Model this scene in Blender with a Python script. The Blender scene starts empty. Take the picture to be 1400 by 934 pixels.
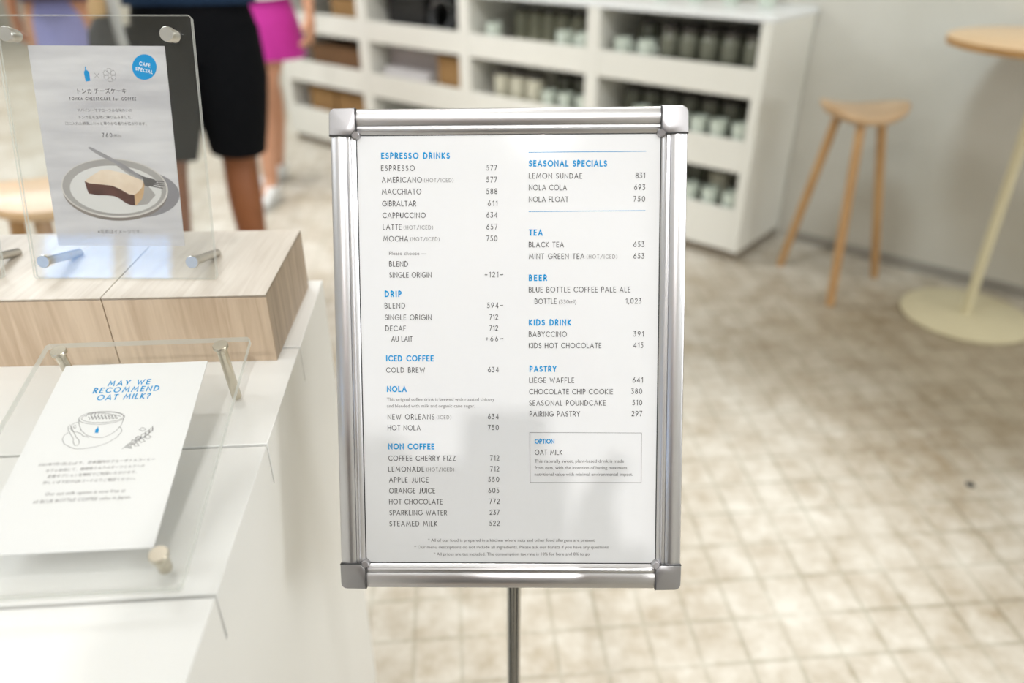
import bpy, bmesh, math, random
from math import radians, sin, cos, pi, sqrt
from mathutils import Vector, Matrix

random.seed(7)
SC = bpy.context.scene
COL = SC.collection

# ---------------------------------------------------------------- camera, world, lights, exposure
cam = bpy.data.cameras.new('camera')
cam.sensor_width = 36.0
cam.lens = 1034.0 / 1400.0 * 36.0
cam.clip_start = 0.01
camo = bpy.data.objects.new('camera', cam)
COL.objects.link(camo)
camo.location = (0, 0, 1.30)
camo.rotation_euler = (radians(90 - 29.76), 0, 0)
cam.dof.use_dof = True
cam.dof.focus_distance = 0.725
cam.dof.aperture_fstop = 2.3
SC.camera = camo

world = bpy.data.worlds.new('world')
SC.world = world
world.use_nodes = True
world.node_tree.nodes['Background'].inputs[0].default_value = (0.30, 0.55, 1.0, 1)   # blue daylight outside the window
world.node_tree.nodes['Background'].inputs[1].default_value = 6.0

SC.view_settings.view_transform = 'Standard'
SC.view_settings.look = 'None'
SC.view_settings.gamma = 1.0
SC.view_settings.use_curve_mapping = False
SC.view_settings.exposure = -0.28

def area(name, loc, size, power, col=(0.93, 0.97, 1.0), target=None, sy=None, spread=180):
    l = bpy.data.lights.new(name, 'AREA')
    l.energy = power; l.color = col; l.size = size; l.spread = radians(spread)
    if sy: l.shape = 'RECTANGLE'; l.size_y = sy
    o = bpy.data.objects.new(name, l); COL.objects.link(o); o.location = loc
    if target is not None:
        o.rotation_euler = (Vector(target) - Vector(loc)).to_track_quat('-Z', 'Y').to_euler()
    return o
def spot(name, loc, target, power, angle=60, blend=0.5, rad=0.04, col=(1, 0.985, 0.975)):
    l = bpy.data.lights.new(name, 'SPOT')
    l.energy = power; l.color = col; l.spot_size = radians(angle); l.spot_blend = blend; l.shadow_soft_size = rad
    o = bpy.data.objects.new(name, l); COL.objects.link(o); o.location = loc
    o.rotation_euler = (Vector(target) - Vector(loc)).to_track_quat('-Z', 'Y').to_euler()
    return o

# soft ceiling panels of the shop, plus added fill lights
area('ceiling_panel_light', (-2.6, 3.4, 2.96), 1.8, 120, target=(-2.6, 3.4, 0))
area('ceiling_panel_light', (1.8, -1.3, 2.96), 1.5, 45, target=(1.2, -0.8, 0), spread=140)
area('ceiling_panel_light', (-3.0, -0.6, 2.96), 1.8, 62, target=(-3.0, -0.6, 0))
area('ceiling_panel_light', (3.3, -2.0, 2.96), 1.6, 60, target=(2.6, -1.6, 0))
area('side_fill_light', (3.95, -0.35, 1.7), 1.4, 60, col=(0.95, 0.98, 1.0), target=(0.4, 1.7, 0.9), sy=1.4)  # added side fill for the counter side and shelf end, no real source
area('ceiling_panel_light', (-3.8, 6.6, 2.96), 1.8, 110, target=(-3.8, 6.6, 0))
area('ceiling_fill_light', (-0.6, -0.9, 2.35), 1.0, 20, target=(-0.6, -0.9, 3.0))  # added upward fill that brightens the ceiling and its reflections
# ceiling spotlights, plus an added shelf end fill
spot('counter_spotlight', (-0.36, 0.45, 2.90), (-0.36, 0.60, 0.9), 27, angle=62, rad=0.02)
spot('counter_back_spotlight', (-0.95, 1.35, 2.90), (-0.40, 0.65, 0.9), 12, angle=50, rad=0.03)
spot('sign_spotlight', (0.02, -1.75, 2.85), (0.0, 0.6, 0.95), 122, angle=34, blend=0.6, rad=0.03)
spot('floor_spotlight', (0.40, 1.30, 2.90), (0.40, 1.15, 0), 270, angle=48, blend=1.0, rad=0.06)
spot('floor_spotlight', (-0.9, 3.1, 2.90), (-0.9, 3.1, 0), 150, angle=70, blend=0.8, rad=0.06)
spot('shelf_spotlight', (-0.5, 1.2, 2.90), (-0.1, 3.6, 0.7), 170, angle=70, blend=0.9, rad=0.06)
spot('shelf_end_fill_light', (2.5, 0.9, 2.90), (1.15, 3.0, 0.6), 55, angle=40, blend=1.0, rad=0.15)  # added fill to brighten the shelf end and the wall beside it
spot('wall_spotlight', (0.5, 1.9, 2.90), (1.75, 2.75, 1.35), 175, angle=52, blend=1.0, rad=0.22, col=(0.72, 0.89, 1.0))

# ---------------------------------------------------------------- materials
def mat(name, col, rough=0.5, metal=0.0, spec=0.5, coat=0.0, noise=None, bump=None, sheen=0.0):
    """principled material; noise = (scale, other colour, amount, stretch); bump = (scale, strength, distance)"""
    m = bpy.data.materials.new(name); m.use_nodes = True
    nt = m.node_tree; b = nt.nodes['Principled BSDF']
    b.inputs['Base Color'].default_value = (*col, 1)
    b.inputs['Roughness'].default_value = rough
    b.inputs['Metallic'].default_value = metal
    b.inputs['Specular IOR Level'].default_value = spec
    b.inputs['Coat Weight'].default_value = coat
    b.inputs['Coat Roughness'].default_value = 0.08
    b.inputs['Sheen Weight'].default_value = sheen
    tc = nt.nodes.new('ShaderNodeTexCoord')
    if noise:
        sc, c2, amt, st = noise
        mp = nt.nodes.new('ShaderNodeMapping'); mp.inputs['Scale'].default_value = st
        nt.links.new(tc.outputs['Object'], mp.inputs[0])
        n = nt.nodes.new('ShaderNodeTexNoise'); n.inputs['Scale'].default_value = sc; n.inputs['Detail'].default_value = 5
        nt.links.new(mp.outputs[0], n.inputs['Vector'])
        r = nt.nodes.new('ShaderNodeMapRange')
        r.inputs[1].default_value = 0.35; r.inputs[2].default_value = 0.7
        r.inputs[3].default_value = 0; r.inputs[4].default_value = amt
        nt.links.new(n.outputs[0], r.inputs[0])
        x = nt.nodes.new('ShaderNodeMix'); x.data_type = 'RGBA'
        x.inputs[6].default_value = (*col, 1); x.inputs[7].default_value = (*c2, 1)
        nt.links.new(r.outputs[0], x.inputs[0]); nt.links.new(x.outputs[2], b.inputs['Base Color'])
    if bump:
        n2 = nt.nodes.new('ShaderNodeTexNoise'); n2.inputs['Scale'].default_value = bump[0]; n2.inputs['Detail'].default_value = 4
        nt.links.new(tc.outputs['Object'], n2.inputs['Vector'])
        bp = nt.nodes.new('ShaderNodeBump'); bp.inputs['Strength'].default_value = bump[1]; bp.inputs['Distance'].default_value = bump[2]
        nt.links.new(n2.outputs[0], bp.inputs['Height']); nt.links.new(bp.outputs[0], b.inputs['Normal'])
    return m

def wood(name, c1, c2, axis='X', scale=14.0, rough=0.5, coat=0.0, rot=(0, 0, 0)):
    m = bpy.data.materials.new(name); m.use_nodes = True
    nt = m.node_tree; b = nt.nodes['Principled BSDF']
    b.inputs['Roughness'].default_value = rough; b.inputs['Coat Weight'].default_value = coat
    tc = nt.nodes.new('ShaderNodeTexCoord'); mp = nt.nodes.new('ShaderNodeMapping')
    st = {'X': (0.06, 1, 1), 'Y': (1, 0.06, 1), 'Z': (1, 1, 0.06)}[axis]
    mp.inputs['Scale'].default_value = st; mp.inputs['Rotation'].default_value = rot
    nt.links.new(tc.outputs['Object'], mp.inputs[0])
    n = nt.nodes.new('ShaderNodeTexNoise'); n.inputs['Scale'].default_value = scale * 6; n.inputs['Detail'].default_value = 8; n.inputs['Distortion'].default_value = 0.6
    n2 = nt.nodes.new('ShaderNodeTexNoise'); n2.inputs['Scale'].default_value = scale; n2.inputs['Detail'].default_value = 3
    nt.links.new(mp.outputs[0], n.inputs['Vector']); nt.links.new(mp.outputs[0], n2.inputs['Vector'])
    ad = nt.nodes.new('ShaderNodeMath'); ad.operation = 'MULTIPLY_ADD'; ad.inputs[1].default_value = 0.5
    nt.links.new(n2.outputs[0], ad.inputs[0])
    ml = nt.nodes.new('ShaderNodeMath'); ml.operation = 'MULTIPLY'; ml.inputs[1].default_value = 0.5
    nt.links.new(n.outputs[0], ml.inputs[0]); nt.links.new(ml.outputs[0], ad.inputs[2])
    cr = nt.nodes.new('ShaderNodeValToRGB')
    cr.color_ramp.elements[0].position = 0.36; cr.color_ramp.elements[0].color = (*c2, 1)
    cr.color_ramp.elements[1].position = 0.60; cr.color_ramp.elements[1].color = (*c1, 1)
    nt.links.new(ad.outputs[0], cr.inputs[0]); nt.links.new(cr.outputs[0], b.inputs['Base Color'])
    return m

def acrylic_mat(name, tint=(0.992, 0.995, 0.993)):
    """clear sheet: straight-through transmission plus the Fresnel reflection of each face"""
    m = bpy.data.materials.new(name); m.use_nodes = True
    nt = m.node_tree; nt.nodes.remove(nt.nodes['Principled BSDF'])
    out = nt.nodes['Material Output']
    tr = nt.nodes.new('ShaderNodeBsdfTransparent'); tr.inputs[0].default_value = (*tint, 1)
    gl = nt.nodes.new('ShaderNodeBsdfGlossy'); gl.inputs['Roughness'].default_value = 0.02
    fr = nt.nodes.new('ShaderNodeFresnel')
    gm = nt.nodes.new('ShaderNodeNewGeometry')            # leaving the sheet the same angle counts as entering it
    io = nt.nodes.new('ShaderNodeMapRange'); io.inputs[3].default_value = 1.49; io.inputs[4].default_value = 1 / 1.49
    nt.links.new(gm.outputs['Backfacing'], io.inputs[0]); nt.links.new(io.outputs[0], fr.inputs[0])
    mx = nt.nodes.new('ShaderNodeMixShader')
    nt.links.new(fr.outputs[0], mx.inputs[0]); nt.links.new(tr.outputs[0], mx.inputs[1]); nt.links.new(gl.outputs[0], mx.inputs[2])
    nt.links.new(mx.outputs[0], out.inputs[0])
    return m

def acrylic_edge_mat(name):
    m = bpy.data.materials.new(name); m.use_nodes = True
    nt = m.node_tree; nt.nodes.remove(nt.nodes['Principled BSDF'])
    out = nt.nodes['Material Output']
    tr = nt.nodes.new('ShaderNodeBsdfTransparent'); tr.inputs[0].default_value = (0.85, 0.87, 0.84, 1)
    tl = nt.nodes.new('ShaderNodeBsdfTranslucent'); tl.inputs[0].default_value = (0.85, 0.86, 0.82, 1)
    df = nt.nodes.new('ShaderNodeBsdfDiffuse'); df.inputs[0].default_value = (0.85, 0.86, 0.82, 1)
    a = nt.nodes.new('ShaderNodeMixShader'); a.inputs[0].default_value = 0.5
    b = nt.nodes.new('ShaderNodeMixShader'); b.inputs[0].default_value = 0.55
    nt.links.new(tl.outputs[0], a.inputs[1]); nt.links.new(df.outputs[0], a.inputs[2])
    nt.links.new(tr.outputs[0], b.inputs[1]); nt.links.new(a.outputs[0], b.inputs[2])
    nt.links.new(b.outputs[0], out.inputs[0])
    return m

def floor_mat():
    m = bpy.data.materials.new('scored_concrete_floor'); m.use_nodes = True
    nt = m.node_tree; b = nt.nodes['Principled BSDF']; L = nt.links.new
    tc = nt.nodes.new('ShaderNodeTexCoord')
    mp = nt.nodes.new('ShaderNodeMapping'); mp.inputs['Rotation'].default_value = (0, 0, radians(-4.6)); mp.inputs['Location'].default_value = (-0.5533, -0.9482, 0)
    L(tc.outputs['Object'], mp.inputs[0])
    wob = nt.nodes.new('ShaderNodeTexNoise'); wob.inputs['Scale'].default_value = 5; L(tc.outputs['Object'], wob.inputs['Vector'])
    br = nt.nodes.new('ShaderNodeTexBrick'); br.offset = 0; br.squash = 1
    br.inputs['Scale'].default_value = 1; br.inputs['Brick Width'].default_value = 0.0955; br.inputs['Row Height'].default_value = 0.105
    br.inputs['Mortar Size'].default_value = 0.0075; br.inputs['Mortar Smooth'].default_value = 1.0; br.inputs['Bias'].default_value = -1
    L(mp.outputs[0], br.inputs['Vector'])
    def noise(s, d=6, ro=0.6):
        n = nt.nodes.new('ShaderNodeTexNoise'); n.inputs['Scale'].default_value = s; n.inputs['Detail'].default_value = d; n.inputs['Roughness'].default_value = ro
        L(tc.outputs['Object'], n.inputs['Vector']); return n
    n1 = noise(2.2); n2 = noise(11); n3 = noise(34)
    cr = nt.nodes.new('ShaderNodeValToRGB')
    cr.color_ramp.elements[0].position = 0.36; cr.color_ramp.elements[0].color = (0.34, 0.275, 0.185, 1)
    cr.color_ramp.elements[1].position = 0.60; cr.color_ramp.elements[1].color = (0.64, 0.61, 0.54, 1)
    a = nt.nodes.new('ShaderNodeMath'); a.operation = 'MULTIPLY'; a.inputs[1].default_value = 0.42; L(n1.outputs[0], a.inputs[0])
    c = nt.nodes.new('ShaderNodeMath'); c.operation = 'MULTIPLY_ADD'; c.inputs[1].default_value = 0.36; L(n2.outputs[0], c.inputs[0]); L(a.outputs[0], c.inputs[2])
    d = nt.nodes.new('ShaderNodeMath'); d.operation = 'MULTIPLY_ADD'; d.inputs[1].default_value = 0.22; L(n3.outputs[0], d.inputs[0]); L(c.outputs[0], d.inputs[2])
    L(d.outputs[0], cr.inputs[0])
    x = nt.nodes.new('ShaderNodeMix'); x.data_type = 'RGBA'; x.blend_type = 'MULTIPLY'
    x.inputs[7].default_value = (0.66, 0.66, 0.60, 1)
    ms = nt.nodes.new('ShaderNodeMath'); ms.operation = 'MULTIPLY'
    mr = nt.nodes.new('ShaderNodeMapRange'); mr.inputs[1].default_value = 0.3; mr.inputs[2].default_value = 0.65; mr.inputs[3].default_value = 0.25; mr.inputs[4].default_value = 0.9
    L(wob.outputs[0], mr.inputs[0]); L(br.outputs['Fac'], ms.inputs[0]); L(mr.outputs[0], ms.inputs[1])
    L(ms.outputs[0], x.inputs[0])
    # brown floor stain by the table, also painting in the dark corner's shade
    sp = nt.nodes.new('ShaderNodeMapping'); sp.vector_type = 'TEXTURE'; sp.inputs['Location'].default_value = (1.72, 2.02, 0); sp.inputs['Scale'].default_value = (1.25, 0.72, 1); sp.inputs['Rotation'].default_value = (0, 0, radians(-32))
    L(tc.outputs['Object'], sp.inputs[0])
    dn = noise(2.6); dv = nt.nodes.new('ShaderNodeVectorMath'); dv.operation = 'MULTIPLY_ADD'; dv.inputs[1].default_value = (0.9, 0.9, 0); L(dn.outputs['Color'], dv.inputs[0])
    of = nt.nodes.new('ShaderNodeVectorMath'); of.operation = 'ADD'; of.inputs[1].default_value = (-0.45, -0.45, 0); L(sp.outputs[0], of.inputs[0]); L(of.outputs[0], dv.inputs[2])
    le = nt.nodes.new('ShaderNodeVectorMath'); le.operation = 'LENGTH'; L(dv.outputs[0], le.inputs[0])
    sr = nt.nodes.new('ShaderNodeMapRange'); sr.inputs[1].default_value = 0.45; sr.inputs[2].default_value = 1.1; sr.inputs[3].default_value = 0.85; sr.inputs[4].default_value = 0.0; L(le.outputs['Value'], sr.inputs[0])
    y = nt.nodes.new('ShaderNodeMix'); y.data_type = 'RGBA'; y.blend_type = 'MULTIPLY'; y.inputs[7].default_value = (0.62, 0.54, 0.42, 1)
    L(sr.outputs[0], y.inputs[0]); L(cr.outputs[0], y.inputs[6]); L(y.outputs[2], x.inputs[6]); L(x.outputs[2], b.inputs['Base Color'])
    b.inputs['Roughness'].default_value = 0.45
    bp = nt.nodes.new('ShaderNodeBump'); bp.inputs['Strength'].default_value = 0.25; bp.inputs['Distance'].default_value = 0.003; bp.invert = True
    L(br.outputs['Fac'], bp.inputs['Height']); L(bp.outputs[0], b.inputs['Normal'])
    return m

M = dict(
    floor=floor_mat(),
    plaster=mat('grey_plaster', (0.56, 0.54, 0.48), 0.75, noise=(1.6, (0.45, 0.42, 0.35), 0.9, (1, 1, 1)), bump=(30, 0.12, 0.002)),
    white_wall=mat('white_wall_paint', (0.72, 0.70, 0.65), 0.8, noise=(3, (0.68, 0.66, 0.60), 0.6, (1, 1, 1))),
    ceiling=mat('ceiling_paint', (0.80, 0.79, 0.76), 0.9, noise=(3, (0.76, 0.75, 0.72), 0.6, (1, 1, 1))),
    base=mat('baseboard_shadow_grey', (0.30, 0.28, 0.24), 0.6, noise=(6, (0.22, 0.20, 0.17), 0.8, (1, 1, 1))),  # dark tone paints the shadow gap into the baseboard strip
    shelf=mat('shelf_white_lacquer', (0.74, 0.73, 0.67), 0.4, noise=(4, (0.70, 0.69, 0.63), 0.6, (1, 1, 1))),
    shelf_top=mat('shelf_top_sheen_white', (0.80, 0.82, 0.82), 0.25, noise=(4, (0.77, 0.79, 0.79), 0.5, (1, 1, 1))),  # bluish white puts the reflection on the shelf top into its colour
    plinth=mat('plinth_grey', (0.25, 0.21, 0.16), 0.6, noise=(8, (0.20, 0.17, 0.13), 0.5, (1, 1, 1))),
    counter=mat('white_solid_surface', (0.82, 0.815, 0.785), 0.35, noise=(7, (0.80, 0.795, 0.76), 0.5, (1, 1, 1))),
    groove=mat('dark_groove_backing', (0.20, 0.18, 0.14), 0.7, noise=(20, (0.16, 0.145, 0.115), 0.5, (1, 1, 1))),  # dark brown backing seen between the planks
    oak=wood('limed_oak', (0.66, 0.52, 0.38), (0.49, 0.36, 0.245), 'Z', 26, 0.55, rot=(0, radians(12), 0)),
    oak_top=wood('limed_oak_lit_top', (0.70, 0.64, 0.56), (0.58, 0.51, 0.43), 'Y', 26, 0.5),  # paler oak copy, overhead light put into the top's colour
    oak_end=wood('limed_oak_end_board', (0.54, 0.43, 0.325), (0.30, 0.22, 0.155), 'Z', 24, 0.55),
    stool=wood('honey_oak', (0.52, 0.31, 0.135), (0.40, 0.215, 0.08), 'Z', 12, 0.4, coat=0.2),
    stool_seat=wood('honey_oak_seat', (0.58, 0.40, 0.235), (0.46, 0.28, 0.14), 'X', 12, 0.4, coat=0.2),
    table_top=wood('beech_table_top', (0.74, 0.50, 0.28), (0.66, 0.42, 0.21), 'X', 10, 0.4, coat=0.15),
    table_edge=wood('plywood_edge', (0.46, 0.25, 0.09), (0.34, 0.17, 0.05), 'X', 30, 0.5),
    cream=mat('cream_powder_coat', (0.62, 0.55, 0.36), 0.45, noise=(9, (0.58, 0.51, 0.33), 0.6, (1, 1, 1))),
    alu=mat('brushed_aluminium', (0.66, 0.65, 0.66), 0.33, 1.0, noise=(40, (0.63, 0.62, 0.63), 0.6, (1, 1, 1))),
    cap=mat('satin_corner_metal', (0.44, 0.43, 0.44), 0.38, 1.0, noise=(50, (0.42, 0.41, 0.42), 0.6, (1, 1, 1))),
    dark_line=mat('dark_rubber_seam', (0.05, 0.05, 0.05), 0.6, noise=(20, (0.03, 0.03, 0.03), 0.5, (1, 1, 1))),
    pole=mat('grey_pole_metal', (0.42, 0.41, 0.38), 0.35, 1.0, noise=(30, (0.36, 0.35, 0.32), 0.5, (1, 1, 1))),
    poster=mat('poster_paper_under_clear_cover', (0.76, 0.758, 0.762), 0.5, coat=0.5, noise=(5, (0.75, 0.748, 0.752), 0.5, (1, 1, 1))),
    paper=mat('white_card', (0.80, 0.80, 0.785), 0.6, noise=(6, (0.79, 0.79, 0.775), 0.5, (1, 1, 1))),
    blue=mat('print_blue', (0.004, 0.29, 0.62), 0.7, spec=0.1, noise=(30, (0.0, 0.31, 0.70), 0.5, (1, 1, 1))),
    ink=mat('print_black', (0.055, 0.05, 0.05), 0.7, spec=0.1, noise=(30, (0.08, 0.075, 0.075), 0.5, (1, 1, 1))),
    ink_grey=mat('print_grey', (0.20, 0.19, 0.19), 0.7, spec=0.1, noise=(30, (0.25, 0.24, 0.24), 0.5, (1, 1, 1))),
    ink_light=mat('print_light_grey', (0.50, 0.49, 0.48), 0.6, noise=(30, (0.53, 0.52, 0.51), 0.5, (1, 1, 1))),
    print_white=mat('print_white', (0.86, 0.86, 0.85), 0.6, noise=(30, (0.85, 0.85, 0.84), 0.5, (1, 1, 1))),
    marble=mat('print_marble', (0.68, 0.668, 0.67), 0.5, noise=(22, (0.45, 0.44, 0.46), 0.85, (0.35, 1, 2.2))),
    p_shadow=mat('print_plate_shadow', (0.24, 0.23, 0.245), 0.6, noise=(20, (0.30, 0.29, 0.30), 0.6, (1, 1, 1))),
    p_under=mat('print_plate_foot', (0.20, 0.17, 0.15), 0.6, noise=(20, (0.26, 0.23, 0.2), 0.6, (1, 1, 1))),
    p_rim=mat('print_plate_rim', (0.66, 0.63, 0.59), 0.6, noise=(20, (0.45, 0.42, 0.39), 0.6, (1, 1, 1))),
    p_wall=mat('print_plate_wall', (0.31, 0.295, 0.28), 0.6, noise=(9, (0.42, 0.40, 0.38), 1.0, (1, 1, 1))),
    p_floor=mat('print_plate_floor', (0.68, 0.67, 0.645), 0.6, noise=(14, (0.62, 0.61, 0.59), 0.6, (1, 1, 1))),
    p_cake=mat('print_cake_top', (0.80, 0.68, 0.54), 0.6, noise=(60, (0.66, 0.51, 0.37), 0.6, (1, 1, 1))),
    p_crust=mat('print_cake_crust', (0.045, 0.010, 0.005), 0.6, noise=(60, (0.13, 0.035, 0.02), 0.8, (1, 1, 1))),
    p_side=mat('print_cake_side', (0.60, 0.40, 0.22), 0.6, noise=(60, (0.46, 0.28, 0.13), 0.7, (1, 1, 1))),
    p_fork=mat('print_fork', (0.26, 0.25, 0.26), 0.6, noise=(40, (0.38, 0.37, 0.38), 0.7, (1, 1, 1))),
    p_dark=mat('print_fork_gap', (0.09, 0.085, 0.085), 0.6, noise=(40, (0.12, 0.11, 0.11), 0.7, (1, 1, 1))),
    acrylic=acrylic_mat('clear_acrylic'),
    acrylic_edge=acrylic_edge_mat('acrylic_edge'),
    nickel=mat('brushed_nickel', (0.72, 0.70, 0.66), 0.28, 1.0, noise=(60, (0.64, 0.62, 0.58), 0.6, (1, 1, 1))),
    brass=mat('pale_brass', (0.66, 0.61, 0.51), 0.26, 1.0, noise=(60, (0.58, 0.53, 0.43), 0.6, (1, 1, 1))),
    skin_brown=mat('skin_tanned', (0.25, 0.085, 0.026), 0.55, noise=(12, (0.20, 0.062, 0.018), 0.6, (1, 1, 1))),
    skin_light=mat('skin_light', (0.58, 0.30, 0.18), 0.55, noise=(12, (0.52, 0.25, 0.14), 0.6, (1, 1, 1))),
    black_cloth=mat('black_cotton', (0.003, 0.0035, 0.005), 0.9, spec=0.12, noise=(80, (0.005, 0.0055, 0.007), 0.6, (1, 1, 1))),
    navy_cloth=mat('navy_cotton', (0.008, 0.020, 0.045), 0.9, spec=0.15, noise=(80, (0.018, 0.04, 0.08), 0.6, (1, 1, 1))),
    magenta=mat('magenta_cloth', (0.42, 0.008, 0.235), 0.75, noise=(40, (0.35, 0.005, 0.19), 0.6, (1, 1, 1)), sheen=0.1),
    lavender=mat('lavender_cloth', (0.30, 0.31, 0.60), 0.8, noise=(40, (0.24, 0.25, 0.50), 0.6, (1, 1, 0.4))),
    plum=mat('dark_plum_cloth', (0.045, 0.028, 0.055), 0.85, noise=(40, (0.06, 0.04, 0.07), 0.6, (1, 1, 1))),
    white_cloth=mat('white_cloth', (0.74, 0.74, 0.72), 0.8, noise=(40, (0.68, 0.68, 0.66), 0.6, (1, 1, 1))),
    grey_cloth=mat('grey_webbing', (0.50, 0.51, 0.50), 0.8, noise=(60, (0.42, 0.43, 0.42), 0.6, (1, 1, 1))),
    brown_cloth=mat('dark_brown_cotton', (0.10, 0.045, 0.035), 0.85, noise=(60, (0.07, 0.03, 0.024), 0.6, (1, 1, 1))),
    tan_cloth=mat('tan_canvas', (0.60, 0.42, 0.22), 0.8, noise=(60, (0.54, 0.36, 0.18), 0.6, (1, 1, 1))),
    charcoal=mat('charcoal_nylon', (0.045, 0.047, 0.05), 0.6, noise=(60, (0.06, 0.062, 0.066), 0.6, (1, 1, 1))),
    hair=mat('dark_hair', (0.015, 0.010, 0.008), 0.5, noise=(90, (0.03, 0.02, 0.015), 0.7, (1, 1, 0.2))),
    shoe=mat('white_shoe_leather', (0.78, 0.79, 0.78), 0.5, noise=(20, (0.72, 0.73, 0.72), 0.6, (1, 1, 1))),
    sole=mat('pale_rubber', (0.66, 0.65, 0.62), 0.7, noise=(20, (0.6, 0.59, 0.56), 0.6, (1, 1, 1))),
    cup=mat('celadon_white_ceramic', (0.60, 0.66, 0.58), 0.3, noise=(12, (0.52, 0.58, 0.50), 0.6, (1, 1, 1))),
    cream_cup=mat('cream_ceramic', (0.55, 0.53, 0.42), 0.35, noise=(12, (0.48, 0.46, 0.36), 0.6, (1, 1, 1))),
    smoke=mat('smoked_grey_glass', (0.13, 0.135, 0.10), 0.12, noise=(12, (0.09, 0.095, 0.07), 0.6, (1, 1, 1)), coat=0.4),
    olive=mat('olive_grey_ceramic', (0.30, 0.30, 0.22), 0.35, noise=(12, (0.24, 0.24, 0.17), 0.6, (1, 1, 1))),
    lid=mat('dark_lid', (0.05, 0.045, 0.04), 0.5, noise=(12, (0.07, 0.06, 0.055), 0.6, (1, 1, 1))),
    kraft=mat('brown_kraft_board', (0.30, 0.17, 0.06), 0.8, noise=(14, (0.24, 0.13, 0.045), 0.7, (1, 1, 1))),
    kraft_dark=mat('dark_brown_wicker', (0.17, 0.085, 0.032), 0.8, noise=(14, (0.11, 0.05, 0.02), 0.8, (1, 1, 5))),
    box_white=mat('white_carton', (0.68, 0.66, 0.66), 0.6, noise=(10, (0.62, 0.60, 0.61), 0.6, (1, 1, 1))),
    box_grey=mat('mauve_grey_carton', (0.40, 0.37, 0.37), 0.6, noise=(10, (0.35, 0.32, 0.32), 0.6, (1, 1, 1))),
    blue_box=mat('blue_carton', (0.01, 0.13, 0.36), 0.5, noise=(10, (0.01, 0.15, 0.40), 0.6, (1, 1, 1))),
    black_plastic=mat('black_plastic', (0.012, 0.012, 0.013), 0.4, noise=(30, (0.02, 0.02, 0.021), 0.5, (1, 1, 1))),
    steel=mat('grey_steel', (0.45, 0.46, 0.47), 0.3, 1.0, noise=(30, (0.38, 0.39, 0.40), 0.5, (1, 1, 1))),
    bolt=mat('dark_floor_cap', (0.07, 0.07, 0.065), 0.5, 0.6, noise=(30, (0.05, 0.05, 0.045), 0.5, (1, 1, 1))),
    window=acrylic_mat('window_glass', (0.95, 0.97, 0.98)),
)
M['wall_patch'] = M['plaster']

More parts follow.
